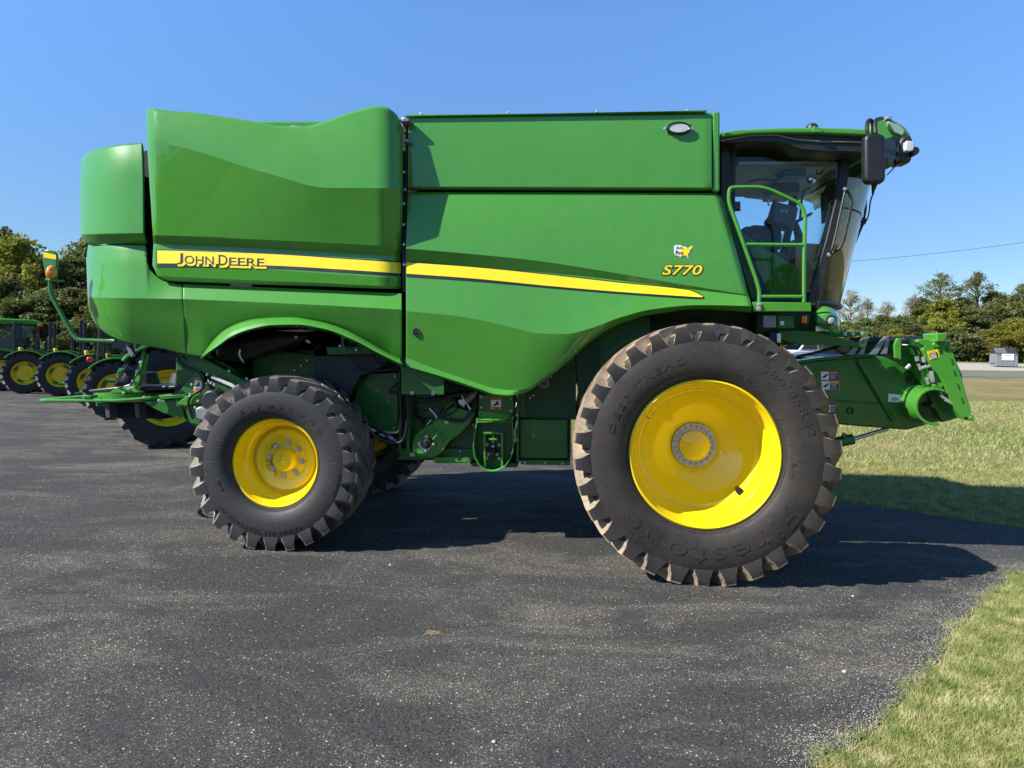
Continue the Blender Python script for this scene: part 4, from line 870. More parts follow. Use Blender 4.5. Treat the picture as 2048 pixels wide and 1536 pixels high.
# ---------------------------------------------------------------- chassis and gear between the wheels
VC = 6.92
fm_ = pp('chassis', [(690, 640), (1420, 640), (1420, 700), (1140, 720), (1140, 926), (1000, 921), (800, 921), (792, 900), (740, 870), (700, 800)], VC, 8.1, 'green_dark')
cp('fender_liner', plate([(1180, 650), (1300, 622), (1400, 616), (1512, 620), (1560, 650), (1560, 700), (1180, 720)], 6.95, 7.0), 'green_dark')
cp('chassis_beam', plate([(1150, 640), (1540, 640), (1540, 720), (1500, 900), (1200, 900), (1150, 760)], 7.05, 8.0), 'green_dark')
def up(n, poly, v0, v1, mat='green_frame', **k): return pp(n, poly, v0, v1, mat, fm_, **k)
up('side_sheet', [(716, 760), (740, 746), (796, 744), (797, 862), (782, 866), (714, 848), (706, 820)], 6.78, 6.84, bevel=0.01)
up('side_sheet', [(820, 790), (955, 790), (955, 905), (822, 905)], 6.84, 6.9)
cp('sheet_seam', tube([P(822, 835, 6.83), P(872, 836, 6.83)], 0.008, 5), 'green_frame', fm_)
cvp = up('cover_plate', [(802, 712), (888, 742), (888, 789.5), (802, 789)], 6.40, 6.44, bevel=0.004)
bolts(cvp, [(824, 786, 6.39), (866, 787, 6.39)], 0.012)
up('post', [(797, 744), (802, 744), (802, 905), (797, 905)], 6.7, 6.76)
up('post', [(812, 790), (820, 790), (820, 905), (812, 905)], 6.7, 6.76)
up('side_sill', [(792, 896), (1000, 898), (1000, 922), (796, 920)], 6.76, 6.9, bevel=0.008)
lb_ = up('sill_label', [(819.5, 905.5), (829.5, 905.5), (829.5, 912.5), (819.5, 912.5)], 6.752, 6.758, 'white_vinyl', bevel=0)
up('screen_frame', [(1030, 720), (1060, 715), (1152, 700), (1152, 840), (1131, 838), (1038, 836)], 6.72, 6.8)
sc_ = up('perforated_screen', [(1051, 742), (1080, 733), (1148, 733), (1148, 837), (1051, 836)], 6.705, 6.715, 'perforated_screen', bevel=0)
rn = MB(); rc = P(1087.5, 766, 6.69)
for k in range(22): a = 2*PI*k/22; rn.add(lathe([(0.0, -0.004), (0.005, -0.003), (0.006, 0.006)], (rc.x+0.042*math.cos(a), rc.y, rc.z+0.042*math.sin(a)), 6))
for k in range(8): a = 2*PI*k/8; rn.add(lathe([(0.0, -0.004), (0.004, -0.003), (0.005, 0.006)], (rc.x+0.02*math.cos(a), rc.y, rc.z+0.02*math.sin(a)), 6))
cp('rivet_ring', rn, 'zinc', sc_)
bolts(sc_, [(1113, 741, 6.7), (1102, 754, 6.7), (1066, 791, 6.7), (1060, 796, 6.7)], 0.006)
up('lower_door', rrect(1039, 838, 1136, 918, 3), 6.66, 6.72, bevel=0.012)
kk = P(1044.5, 849, 6.66); cp('door_lock', lathe([(0.0, -0.008), (0.016, -0.008), (0.02, 0.0)], kk, 18), 'green_frame', fm_)
up('front_sill', [(1040, 920), (1140, 921), (1140, 931), (1042, 929)], 6.62, 6.8, bevel=0.006)
up('gap_shade_sheet', [(1022, 790), (1040, 790), (1040, 922), (1022, 922)], 6.8, 6.9, 'dark_void')  # near-black sheet painting the shade inside the gap
up('corner_post', [(1030, 740), (1038, 736), (1038, 925), (1032, 925)], 6.6, 6.68)
up('rear_skid', [(938, 925), (1036, 926), (1034, 935), (945, 933)], 6.75, 7.0)
up('arch_liner', [(1150, 690), (1200, 660), (1260, 636), (1300, 634), (1300, 700), (1230, 760), (1160, 820), (1155, 780)], 6.66, 6.72, 'green_frame')
up('screen_mesh_upper', [(1154, 700), (1200, 676), (1200, 740), (1156, 800)], 6.645, 6.655, 'perforated_screen', bevel=0)
# sloping elevator boot
el_o = [(853, 913.5), (840, 912), (829, 902), (825.5, 888), (831, 872), (842, 861), (880, 838), (905, 815), (950, 826), (936, 850), (917, 868.5), (900, 880), (880, 906), (868, 913)]
ev = up('clean_grain_elevator', el_o, 6.62, 6.76, 'green_paint', bevel=0.005)
el_flange = tube([P(x, y, 6.615) for x, y in el_o], 0.006, 5, close=True); cp('elevator_rim', el_flange, 'green_paint', ev)
cp('access_panel', tube(round_path([P(833, 879, 6.61), P(866, 852.5, 6.61), P(888, 872, 6.61), P(888, 882, 6.61), P(872, 896, 6.61)], 0.03), 0.006, 6), 'green_paint', ev)
cp('bearing_plate', plate([(834, 887), (852, 874), (868, 889), (850, 908)], 6.595, 6.61), 'zinc', ev, bevel=0.004)
bc = P(853, 886.5, 6.58)
cp('bearing_housing', lathe([(0.0, -0.055), (0.022, -0.055), (0.026, -0.045), (0.03, -0.03), (0.048, -0.025), (0.052, 0.03)], bc, 28), 'black_plastic', ev)
bolts(ev, [(839, 887, 6.57), (853, 873.5, 6.57), (866, 889, 6.57), (851, 902, 6.57)], 0.011)
cp('tensioner', MB().add(tube([P(866, 879, 6.56), P(880, 863, 6.56)], 0.009, 8)).add(tube([P(866, 863, 6.57), P(873, 872, 6.57)], 0.006, 6)).add(tube([P(852, 896, 6.57), P(870, 889, 6.57)], 0.006, 6)), 'green_paint', ev)
cp('white_tag', plate([(892, 834), (899, 835), (896, 848), (888, 845)], 6.60, 6.61), 'white_vinyl', ev)
cp('latch_lever', MB().add(tube([P(859, 817, 6.56), P(872, 832, 6.56), P(873, 837, 6.56)], 0.010, 8)).add(tube([P(853, 850, 6.58), P(863, 840, 6.58)], 0.006, 6)), 'zinc', ev)
MM = MB().add(plate([(880, 810), (905, 790), (913, 798), (888, 820)], 6.6, 6.75)).add(plate([(872, 824), (884, 814), (890, 822), (878, 830)], 6.6, 6.7)).add(tube([P(885, 822, 6.58), P(908, 802, 6.58)], 0.012, 6))
up('tie_bracket', [(880, 810), (905, 790), (913, 798), (888, 820)], 6.6, 6.75)
cp('bracket_parts', MM, 'green_frame', fm_, bevel=0.004)
ac = cp('actuator', MB().add(plate([(915, 801), (929, 796), (932, 807), (927, 815), (918, 808)], 6.52, 6.62)), 'zinc', fm_, bevel=0.006)
cp('actuator_motor', MB().add(tube([P(930, 803, 6.56), P(946, 789, 6.6)], 0.036, 14)).add(tube([P(946, 789, 6.6), P(952, 784, 6.62)], 0.02, 10)), 'grey_metal', ac)
pt('rod', [(923, 790, 6.5), (941, 819, 6.5)], 0.006, 'zinc', fm_)
pt('wiring_loom', [(885, 815, 6.55), (878, 820, 6.55), (882, 832, 6.55), (900, 840, 6.55), (926, 840, 6.55), (940, 826, 6.55), (955, 808, 6.6)], 0.016, 'rubber_hose', fm_, smooth=True)
pt('wiring_loom', [(926, 842, 6.56), (944, 815, 6.56), (956, 800, 6.6)], 0.012, 'rubber_hose', fm_, smooth=True)
pt('wiring_loom', [(800, 745, 6.5), (799, 770, 6.5), (801, 830, 6.5), (799, 862, 6.5), (780, 866, 6.5), (762, 864, 6.5), (745, 868, 6.55)], 0.018, 'rubber_hose', fm_, smooth=True)
pt('wiring_loom', [(815, 792, 6.5), (814, 850, 6.5), (806, 880, 6.5), (790, 886, 6.5), (770, 882, 6.5), (755, 875, 6.5), (738, 860, 6.5), (722, 852, 6.6)], 0.017, 'rubber_hose', fm_, smooth=True)
pt('wiring_loom', [(716, 842, 6.5), (742, 848, 6.5), (762, 860, 6.5), (780, 882, 6.5), (798, 912, 6.6)], 0.014, 'rubber_hose', fm_, smooth=True)
pt('wiring_loom', [(796, 765, 6.7), (782, 776, 6.7), (780, 784, 6.7), (797, 784, 6.7)], 0.012, 'rubber_hose', fm_, smooth=True)
pt('wiring_loom', [(816, 792, 6.5), (840, 801, 6.5), (870, 799, 6.5), (905, 790, 6.5), (940, 786, 6.6)], 0.022, 'rubber_hose', fm_, smooth=True)
cp('axle_rod', tube([P(738, 858, 6.7), P(792, 880, 6.8)], 0.022, 10), 'steel', fm_)
# tailings elevator: housing, hinge and U-shaped trough
th = up('tailings_elevator', [(957, 788), (1028, 794), (1028, 842), (957, 842)], 6.60, 6.85, 'green_frame')
sticker('warning_sticker', 981, 796, 1003, 819, 6.60, th, 'orange_vinyl', lay='top')
up('elevator_skirt', [(956, 820), (1028, 830), (1027, 840), (956, 839)], 6.585, 6.62, 'green_paint')
cp('hinge_rod', MB().add(tube([P(952, 839, 6.55), P(1023, 842, 6.55)], 0.012, 8)).add(lathe([(0.0, -0.02), (0.016, -0.02), (0.016, 0.03)], P(955, 839, 6.55), 10)).add(lathe([(0.0, -0.02), (0.014, -0.02), (0.014, 0.03)], P(987, 841, 6.55), 10)), 'green_paint', th)
Uo = [(954, 845), (1024, 845), (1026, 880), (1025, 900), (1020, 918), (1009, 932), (996, 940), (984, 942.5), (970, 939), (958, 929), (950, 914), (947.5, 896), (949, 870)]
tr = up('elevator_trough', Uo, 6.70, 6.74, 'green_frame', bevel=0.0)
Ui = [((x-986)*0.985+986, (y-893)*0.985+893) for x, y in Uo]
pu = [P(x, y, 6.52) for x, y in Uo]; pv = [P(x, y, 6.72) for x, y in Uo]; n_ = len(Uo)
cp('trough_wall', ([tuple(p) for p in pu+[Vector((a.x, 6.72, a.z)) for a in pu]], [(i, i+n_, (i+1) % n_+n_, (i+1) % n_) for i in range(n_)]), 'green_paint', tr, solid=0.008, sharp=50)
cp('bearing_slide', MB().add(plate([(967, 866), (971, 866), (971, 940), (967, 936)], 6.56, 6.71)).add(plate([(1002, 866), (1006, 868), (1006, 934), (1002, 938)], 6.56, 6.71)).add(plate([(967, 864), (1006, 866), (1006, 869), (967, 868)], 6.54, 6.71)), 'green_paint', tr, bevel=0.003)
cp('bearing_back', plate([(971, 877), (1002, 878), (1002, 920), (971, 920)], 6.66, 6.70), 'green_dark', tr, bevel=0.004)
bc = P(985.5, 903, 6.6)
cp('bearing_housing', lathe([(0.0, -0.05), (0.026, -0.05), (0.03, -0.04), (0.036, -0.02), (0.038, 0.05)], bc, 28), 'black_plastic', tr)
bolts(tr, [(974, 889, 6.65), (998.5, 890, 6.65), (973.5, 916, 6.65), (998, 917, 6.65), (986, 893, 6.6), (977, 908, 6.62), (994, 909, 6.62)], 0.010)
cp('tee_screw', MB().add(tube([P(978, 879, 6.56), P(996, 879, 6.56)], 0.011, 8)).add(tube([P(986.5, 866, 6.56), P(986.5, 887, 6.56)], 0.007, 8)), 'green_paint', tr)
pt('latch_lever', [(1034, 842, 6.55), (1031, 858, 6.55), (1028, 864, 6.55), (1031, 872, 6.55), (1029, 885, 6.55)], 0.009, 'zinc', fm_)
stp = up('fold_step', [(865, 917), (871, 914), (936, 914.5), (943, 916), (934, 926), (872, 927), (866, 922)], 6.66, 6.86, 'green_paint', bevel=0.01)
# smaller fittings on the flank
bolts(fm_, [(722, 756, 6.76), (790, 752, 6.76), (788, 856, 6.76), (722, 842, 6.76), (830, 800, 6.82), (946, 850, 6.82), (946, 896, 6.82), (834, 896, 6.74), (920, 903, 6.74), (975, 903, 6.74), (1034, 748, 6.58), (1034, 790, 6.58), (1034, 830, 6.58), (1034, 880, 6.58), (1050, 925, 6.6), (1090, 926, 6.6), (1125, 927, 6.6), (800, 762, 6.68), (800, 850, 6.68), (816, 830, 6.68), (962, 794, 6.58), (1022, 798, 6.58), (962, 815, 6.58), (1022, 822, 6.58)], 0.007)
for k_, l_ in enumerate(([(742, 700, 6.5), (752, 722, 6.5), (776, 730, 6.5), (800, 738, 6.5)], [(700, 712, 6.5), (716, 735, 6.5), (744, 742, 6.5), (790, 738, 6.5)], [(905, 792, 6.55), (912, 815, 6.52), (902, 828, 6.52), (884, 830, 6.55)], [(1016, 842, 6.5), (1030, 822, 6.55), (1034, 800, 6.6), (1030, 780, 6.65)], [(640, 690, 6.55), (622, 706, 6.6), (600, 706, 6.7), (560, 700, 6.8)], [(700, 806, 6.6), (712, 824, 6.6), (706, 848, 6.6), (722, 870, 6.65)], [(826, 794, 6.6), (828, 812, 6.6), (850, 822, 6.6), (872, 812, 6.6)])):
    pt('hydraulic_hose', l_, 0.009+0.002*(k_ % 3), 'rubber_hose', fm_, smooth=True)
cp('drive_belt', tube([P(*q_) for q_ in [(832, 800, 6.78), (905, 796, 6.78), (940, 812, 6.78), (938, 846, 6.78), (850, 848, 6.78), (830, 826, 6.78)]], 0.012, 6, close=True), 'rubber_hose', fm_)
cp('pulley', lathe([(0.0, -0.03), (0.05, -0.03), (0.055, -0.045), (0.075, -0.045), (0.078, 0.0)], P(932, 826, 6.8), 28), 'green_frame', fm_)
# ---------------------------------------------------------------- inside the rear wheel arch
up2 = lambda n, poly, v0, v1, mat='green_dark', **k: pp(n, poly, v0, v1, mat, fm_, **k)
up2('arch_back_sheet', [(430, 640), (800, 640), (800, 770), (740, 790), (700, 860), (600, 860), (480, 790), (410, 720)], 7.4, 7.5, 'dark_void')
up2('side_housing', [(505, 708), (628, 700), (628, 792), (560, 800), (505, 770)], 6.9, 7.0, 'green_frame')
up2('rubber_flap', [(626, 712), (770, 706), (790, 715), (745, 745), (720, 752), (700, 790), (690, 810), (630, 806)], 6.6, 6.7, 'black_plastic')
up2('cross_tube_duct', [(428, 700), (445, 686), (560, 666), (620, 668), (600, 684), (500, 715), (470, 724), (430, 718)], 6.6, 7.0, 'black_plastic', bevel=0.05, seg=3)
cp('duct_clamp', tube(smooth_path([P(481, 699, 6.57), P(479, 709, 6.57), P(484, 720, 6.58), P(489, 726, 6.6)]), 0.011, 6), 'steel', fm_)
up2('arch_rail', [(652, 694), (758, 692), (762, 708), (655, 710)], 6.5, 6.56, 'green_frame')
pt('pipe', [(686, 674, 6.4), (686, 690, 6.4), (692, 700, 6.4), (712, 700, 6.4)], 0.014, 'green_frame', fm_)
bolts(fm_, [(680, 692, 6.38), (717, 685, 6.38), (712, 700, 6.38), (592, 674, 6.4), (614, 682, 6.5), (618, 684, 6.5), (602, 731, 6.88), (614, 721, 6.88), (589, 741, 6.88)], 0.008)
up2('white_strip', [(550, 661), (600, 658), (632, 661), (600, 664)], 6.5, 6.55, 'grey_vinyl')
# rear axle
cp('rear_axle', MB().add(tube([P(560, 938, 6.3), P(560, 938, 6.3)*1], 0.1, 8)) if False else MB().add(box(P(560, 938, 6.4).x-0.09, P(560, 938, 6.4).x+0.09, 6.45, 8.55, 0.62, 0.84)).add(box(P(560, 938, 6.4).x-0.3, P(560, 938, 6.4).x+0.3, 6.9, 8.1, 0.85, 1.0)), 'green_dark', bevel=0.02)
wf_c = P(1410, 916, 5.66)
cp('front_axle', MB().add(tube([(wf_c.x, 6.25, 1.0), (wf_c.x, 8.75, 1.0)], 0.16, 20)).add(tube([(wf_c.x, 6.3, 1.0), (wf_c.x, 6.7, 1.0)], 0.30, 24)).add(box(wf_c.x-0.25, wf_c.x+0.25, 6.6, 8.4, 0.85, 1.3)), 'green_dark', bevel=0.01)
# ---------------------------------------------------------------- chopper, spreader deck and warning arm at the rear
ch = pp('chopper_frame', [(352, 700), (412, 704), (470, 738), (470, 800), (430, 850), (400, 858), (372, 842), (345, 800), (352, 760)], 6.72, 8.2, 'green_frame')
def rp(n, poly, v0, v1, mat='green_frame', **k): return pp(n, poly, v0, v1, mat, ch, **k)
rp('diagonal_beam', [(372, 706), (392, 708), (492, 762), (500, 778), (480, 784), (374, 724)], 6.45, 6.55)
bolts(ch, [(458, 742, 6.44), (493.5, 757.5, 6.44), (414, 749, 6.4), (422, 766, 6.4), (428, 770, 6.4), (400, 752, 6.4), (383, 769, 6.4), (380, 789, 6.4), (396, 802, 6.4), (390, 815, 6.4), (378, 817, 6.4)], 0.009)
cp('grey_link', prism([P(424, 750, 6.40), P(484, 776, 6.40), P(480, 783, 6.40), P(421, 756, 6.40)], (0, 0.05, 0)), 'headliner', ch, bevel=0.008)
rp('side_plate', [(348, 795), (376, 762), (398, 742), (408, 752), (408, 830), (398, 850), (380, 846), (370, 820)], 6.50, 6.56, 'green_paint' if False else 'green_frame')
cp('round_guard', lathe([(0.0, -0.01), (0.20, -0.01), (0.21, 0.0), (0.21, 0.05)], P(438, 800, 6.44), 40), 'green_dark', ch)
cp('black_hub', lathe([(0.0, -0.09), (0.085, -0.09), (0.10, -0.07), (0.105, 0.02)], P(431, 800, 6.40), 40), 'black_plastic', ch, bevel=0.006)
aw = cp('actuator_motor', plate([(389, 818), (400, 812), (416, 820), (411, 845), (392, 838)], 6.30, 6.40), 'grey_metal', ch, bevel=0.015)
cp('actuator_rod', prism([P(404, 818, 6.32), P(424, 829, 6.32), P(420, 836, 6.32), P(402, 828, 6.32)], (0, 0.05, 0)), 'zinc', aw, bevel=0.006)
sticker('warning_sticker', 389, 756, 405, 782, 6.49, ch, 'orange_vinyl', -0.1, lay='top')
pt('cable', [(352, 708, 6.4), (366, 730, 6.4), (392, 742, 6.4), (404, 760, 6.4), (406, 775, 6.4), (380, 795, 6.4), (378, 815, 6.4), (386, 838, 6.4)], 0.013, 'rubber_hose', ch, smooth=True)
pt('cable', [(365, 712, 6.5), (385, 728, 6.5), (412, 742, 6.5), (418, 765, 6.42), (424, 780, 6.42)], 0.010, 'rubber_hose', ch, smooth=True)
pt('cable', [(396, 712, 6.5), (404, 724, 6.5), (412, 726, 6.5), (424, 718, 6.5), (440, 722, 6.5)], 0.009, 'rubber_hose', ch, smooth=True)
rp('corner_bracket', [(352, 808), (372, 792), (402, 788), (404, 806), (372, 812)], 6.42, 6.52, 'green_paint')
# spreader: black deck, two domes, green ring, hoop
sp = pp('spreader_deck', [(176, 780), (240, 773), (355, 771), (392, 764), (388, 774), (300, 782), (236, 782), (178, 786)], 6.55, 8.3, 'black_plastic', bevel=0.01)
def spp(n, vf, mat='green_paint', **k): return cp(n, vf, mat, sp, **k)
for x, y, v_ in ((293, 768, 6.95), (363, 768, 7.4)):
    c = P(x, y, v_); spp('spreader_dome', lathe([(0.0, 0.125), (0.085, 0.125), (0.10, 0.115), (0.13, 0.01), (0.16, 0.0), (0.16, -0.05)], c, 40, 'z'), 'black_plastic')
spp('spreader_skirt', plate([(186, 786), (300, 778), (330, 800), (330, 838), (212, 837), (207, 800)], 6.75, 8.2), 'dark_void', bevel=0.01)
for x in (270, 211): spp('rubber_paddle', plate([(x-2, 806), (x+7, 806), (x+9, 836), (x+1, 836)], 6.60, 6.72), 'monitor_grey', bevel=0.004)
gr_ = []; cgr = P(268, 792, 6.85)
cR = 0.36
gv = lathe([(cR-0.02, -0.035), (cR, -0.035), (cR, 0.05), (cR-0.02, 0.05), (cR-0.05, 0.058), (0.05, 0.062)], (cgr.x, cgr.y, cgr.z), 48, 'z', PI*0.5, PI*1.5)
spp('spreader_ring', gv, 'green_paint', sharp=30)
spp('ring_gusset', plate([(220, 784), (235, 774), (268, 775), (290, 785), (222, 786)], 6.50, 6.54), 'green_paint', bevel=0.004)
bolts(sp, [(257, 779, 6.49), (168, 794, 6.45), (181, 795, 6.45), (247, 786, 6.47), (288, 795, 6.45), (318, 801, 6.45)], 0.010)
hoop = MB().add(tube(round_path([P(236, 801, 6.42), P(84, 801, 6.42), P(80, 799, 6.60), P(165, 793, 7.6)], 0.07), 0.017, 10)).add(tube(round_path([P(345, 790, 6.55), P(290, 797, 6.45), P(236, 801, 6.42)], 0.1), 0.017, 10)).add(tube([P(82, 799, 6.55), P(176, 792, 6.6)], 0.012, 8))
spp('guard_hoop', hoop, 'green_paint')
spp('hoop_strap', MB().add(plate([(166, 791), (182, 791), (182, 797), (166, 797)], 6.40, 6.5)).add(plate([(318, 792), (372, 788), (372, 794), (320, 800)], 6.44, 6.5)), 'green_frame', bevel=0.003)
spp('under_tray', plate([(282, 803), (352, 800), (362, 800), (370, 838), (352, 836), (318, 822)], 6.55, 6.60), 'green_frame', bevel=0.004)
spp('support_arm', plate([(285, 700), (292, 708), (285, 740), (276, 774), (266, 776), (270, 748), (281, 722)], 6.48, 6.54), 'green_paint', bevel=0.005)
spp('arm_cable', tube(smooth_path([P(290, 706, 6.47), P(284, 735, 6.46), P(272, 752, 6.46), (P(262, 768, 6.46)), P(248, 773, 6.46), P(238, 776, 6.5)]), 0.007, 6), 'rubber_hose')
bolts(sp, [(274, 743, 6.47), (266, 763, 6.47), (281, 725, 6.47)], 0.011)
spp('catch', plate([(250, 688), (257, 690), (268, 708), (262, 715), (254, 700)], 6.35, 6.40), 'grey_metal', bevel=0.004)
# arm and warning lamp paddle
arm = cp('lamp_arm', tube(round_path([P(230, 683, 6.25), P(156, 680, 6.2), P(147, 671, 6.2), P(104, 594, 6.2), P(101, 582, 6.2), P(101, 560, 6.2)], 0.07), 0.021, 10), 'green_frame')
pdl = cp('lamp_paddle', plate([(85, 504), (86, 500), (98, 499), (108, 502), (113, 508), (113, 548), (109, 560), (95, 560), (91, 556), (85, 520)], 6.17, 6.20), 'green_frame', arm, bevel=0.008)
decal_poly('reflective_strip', [(87, 504), (112, 510), (112, 519), (87, 515)], 'yellow_vinyl', pdl, None, 6.17, 0.002)
cp('paddle_bracket', plate([(90, 557), (114, 559), (114, 563), (90, 561)], 6.14, 6.24), 'green_frame', pdl, bevel=0.003)
lc = P(102, 545, 6.15)
lv = lathe([(0.0, -0.045), (0.022, -0.04), (0.04, -0.02), (0.047, 0.0), (0.047, 0.015)], (0, 0, 0), 28)
cp('amber_lamp', ([(p[0]+lc.x, p[1]+lc.y, p[2]*1.4+lc.z) for p in lv[0]], lv[1]), 'amber', pdl)
# ---------------------------------------------------------------- wheels on the harvester
w1 = make_wheel(HV, (wf_c.x-O.x, 5.615+0.29-O.y, 1.02), FRONT)
w2 = make_wheel(HV, (wf_c.x-O.x, 15-(5.615+0.29)-O.y, 1.02), FRONT, flip=True, first=w1)
rc_ = P(550, 944, 6.06)
w3 = make_wheel(HV, (rc_.x-O.x, 5.99+0.295-O.y, 0.765), REAR)
w4 = make_wheel(HV, (rc_.x-O.x+0.05, 15.05-(5.99+0.295)-O.y, 0.765), REAR, flip=True, first=w3)
# cardboard box riding in the cab
cb = mk('cardboard_box', MB().add(plate([(1590, 492), (1612, 486), (1640, 488), (1652, 500), (1642, 596), (1590, 596)], 7.15, 7.9)), 'cardboard', None, None, bevel=0.006)
c0 = P(1620, 596, 7.5)
def to_world(ob):
    ob.matrix_world = Matrix.Translation((0, 0, 0)) @ Matrix.Rotation(-YAW, 4, 'Z')
to_world(cb); tag(cb, 'brown cardboard box standing inside the glass cab of the combine', 'box')
cb2 = mk('cardboard_flap', plate([(1666, 480), (1684, 476), (1694, 488), (1676, 600), (1652, 604)], 7.0, 7.9), 'cardboard', None, None, bevel=0.006)
to_world(cb2); cb2.name = 'cardboard_box'; tag(cb2, 'tall brown cardboard carton leaning against the lower windscreen inside the cab', 'box')
# ================================================================ ground
def gz(x, y):
    a = min(1, max(0, (y-32)/55)); b = min(1, max(0, (x-2)/10)); a = a*a*(3-2*a); b = b*b*(3-2*b); return 1.15*a*b
def sheet(name, xs, ys, zo, mat, kind='structure'):
    v = [(x, y, gz(x, y)+zo) for y in ys for x in xs]; m = len(xs)
    f = [(j*m+i, j*m+i+1, (j+1)*m+i+1, (j+1)*m+i) for j in range(len(ys)-1) for i in range(m-1)]
    return tag(mk(name, (v, f), mat, sharp=60), kind=kind)
xs = [-900, -500, -300, -200, -150, -100, -75, -50, -35, -25, -15, -10, -5]+[i*2.0 for i in range(0, 36)]+[80, 100, 130, 180, 250, 350, 600, 900]
ys = [-120, -60, -30, -10, 0, 5, 10, 15, 20, 25, 30]+[32+i*3 for i in range(22)]+[105, 120, 150, 200, 300, 500, 1000, 1800]
sheet('lawn', xs, ys, -0.004, 'lawn')
near = [(0.2, -6), (0.55, 0.5), (0.95, 2.0)]+[(WG(a, b).x, WG(a, b).y) for a, b in ((1628, 1540), (1690, 1500), (1755, 1452), (1812, 1391), (1880, 1318), (1910, 1262), (1944, 1230), (1993, 1185), (2048, 1142))]+[(5.2, 6.25), (7, 6.4), (12, 7.2), (40, 12)]
far = [(40, 19), (12, 9.6), (7, 7.75), (5.46, 7.57), (4.7, 8.15), (3.94, 8.79), (3.0, 9.9), (2, 11.5), (0.6, 15), (-1, 20), (-3, 30), (-8, 38), (-20, 42), (-60, 46), (-80, 40), (-80, -60), (0, -60)]
def refine(l, step=0.10, jit=0.014):
    o = []
    for a, b in zip(l, l[1:]):
        d = math.hypot(b[0]-a[0], b[1]-a[1]); n = max(1, int(d/step)) if max(abs(a[0]), abs(a[1])) < 16 and max(abs(b[0]), abs(b[1])) < 16 else 1
        for i in range(n): t = i/n; o.append((a[0]+(b[0]-a[0])*t+random.gauss(0, jit if n > 1 else 0), a[1]+(b[1]-a[1])*t+random.gauss(0, jit if n > 1 else 0)))
    return o
sm = lambda l: [(p.x, p.y) for p in smooth_path([(x, y, 0) for x, y in l], 4)]
lotn = sm(near); lotf = sm(far[:10])+far[10:]
lot = refine(lotn)+refine(lotf)+[far[-1]]
tag(mk('asphalt_lot', ([(x, y, 0.004) for x, y in lot], [tuple(range(len(lot)))]), 'asphalt'), kind='structure')
def strip(name, y0, y1, zo, mat, x0=6, x1=120, n=60):
    v = []
    for i in range(n+1):
        x = x0+(x1-x0)*i/n; v += [(x, y0+0.02*x, gz(x, y0)+zo), (x, (y0+y1)/2+0.02*x, gz(x, (y0+y1)/2)+zo), (x, y1+0.02*x, gz(x, y1)+zo)]
    f = [(i*3+k, i*3+3+k, i*3+4+k, i*3+1+k) for i in range(n) for k in (0, 1)]
    return tag(mk(name, (v, f), mat, sharp=60), kind='structure')
strip('road', 47.5, 52.5, 0.03, 'road_grey'); strip('gravel_verge', 55.5, 68, 0.035, 'gravel')

# ---------------------------------------------------------------- numpy mesh for grass and leaves
def quads(name, V, mat, parent=None, tri=False):
    k = 3 if tri else 4; n = len(V)//k
    me = bpy.data.meshes.new(name); me.vertices.add(n*k); me.vertices.foreach_set('co', np.ascontiguousarray(V, dtype=np.float32).ravel())
    me.loops.add(n*k); me.loops.foreach_set('vertex_index', np.arange(n*k, dtype=np.int32)); me.polygons.add(n)
    me.polygons.foreach_set('loop_start', np.arange(0, n*k, k, dtype=np.int32)); me.polygons.foreach_set('loop_total', np.full(n, k, dtype=np.int32))
    me.update(); me.materials.append(MATS[mat]); return me
def grass_mesh(name, pts, hmin, hmax, w):
    n = len(pts); h = rng.uniform(hmin, hmax, n)*rng.uniform(0.6, 1.0, n); a = rng.uniform(0, 2*PI, n); ln = rng.uniform(0.2, 1.7, n)*h; la = rng.uniform(0, 2*PI, n)
    wx, wy = np.cos(a)*w/2, np.sin(a)*w/2; V = np.zeros((n, 4, 3))
    z0 = np.array([gz(x, y) for x, y in pts]) if n < 400000 else np.zeros(n)
    V[:, 0] = np.stack([pts[:, 0]-wx, pts[:, 1]-wy, z0-0.005], 1); V[:, 1] = np.stack([pts[:, 0]+wx, pts[:, 1]+wy, z0-0.005], 1)
    V[:, 2] = np.stack([pts[:, 0]+wx*0.25+np.cos(la)*ln, pts[:, 1]+wy*0.25+np.sin(la)*ln, z0+h], 1); V[:, 3] = np.stack([pts[:, 0]-wx*0.25+np.cos(la)*ln, pts[:, 1]-wy*0.25+np.sin(la)*ln, z0+h], 1)
    return quads(name, V.reshape(-1, 3), 'grass_blades')
def yedge(l, x):
    for a, b in zip(l, l[1:]):
        if (a[0] <= x < b[0]) or (b[0] <= x < a[0]): return a[1]+(b[1]-a[1])*(x-a[0])/(b[0]-a[0])
    return None
def lawn_pts(n, x0, x1, y0, y1, near_side):
    p = np.stack([rng.uniform(x0, x1, n), rng.uniform(y0, y1, n)], 1); keep = []
    lut = {}
    src = lotn if near_side else lotf
    for x, y in p:
        k = round(x, 2)
        if k not in lut: lut[k] = yedge(src, k)
        e = lut[k]
        if e is None: continue
        fu = 0.03*math.sin(x*9)+0.02*math.sin(x*23+1)+random.gauss(0, 0.035)
        if near_side and y < e+fu+0.03 and abs(x) < 0.76*y+0.25: keep.append((x, y))
        if not near_side and y > e+fu and x < 0.78*y: keep.append((x, y))
    return np.array(keep)
g1 = lawn_pts(300000, 0.6, 4.6, 2.2, 6.0, True); g2 = lawn_pts(90000, 3.2, 9.5, 7.3, 12.0, False); g3 = lawn_pts(80000, 3, 22, 11, 27, False)
for nm, pts, a, b, w in (('grass', g1, 0.014, 0.042, 0.0032), ('grass', g2, 0.022, 0.06, 0.006), ('grass', g3, 0.035, 0.09, 0.013)):
    tag(link(bpy.data.objects.new(nm, grass_mesh(nm, pts, a, b, w))), kind='stuff')
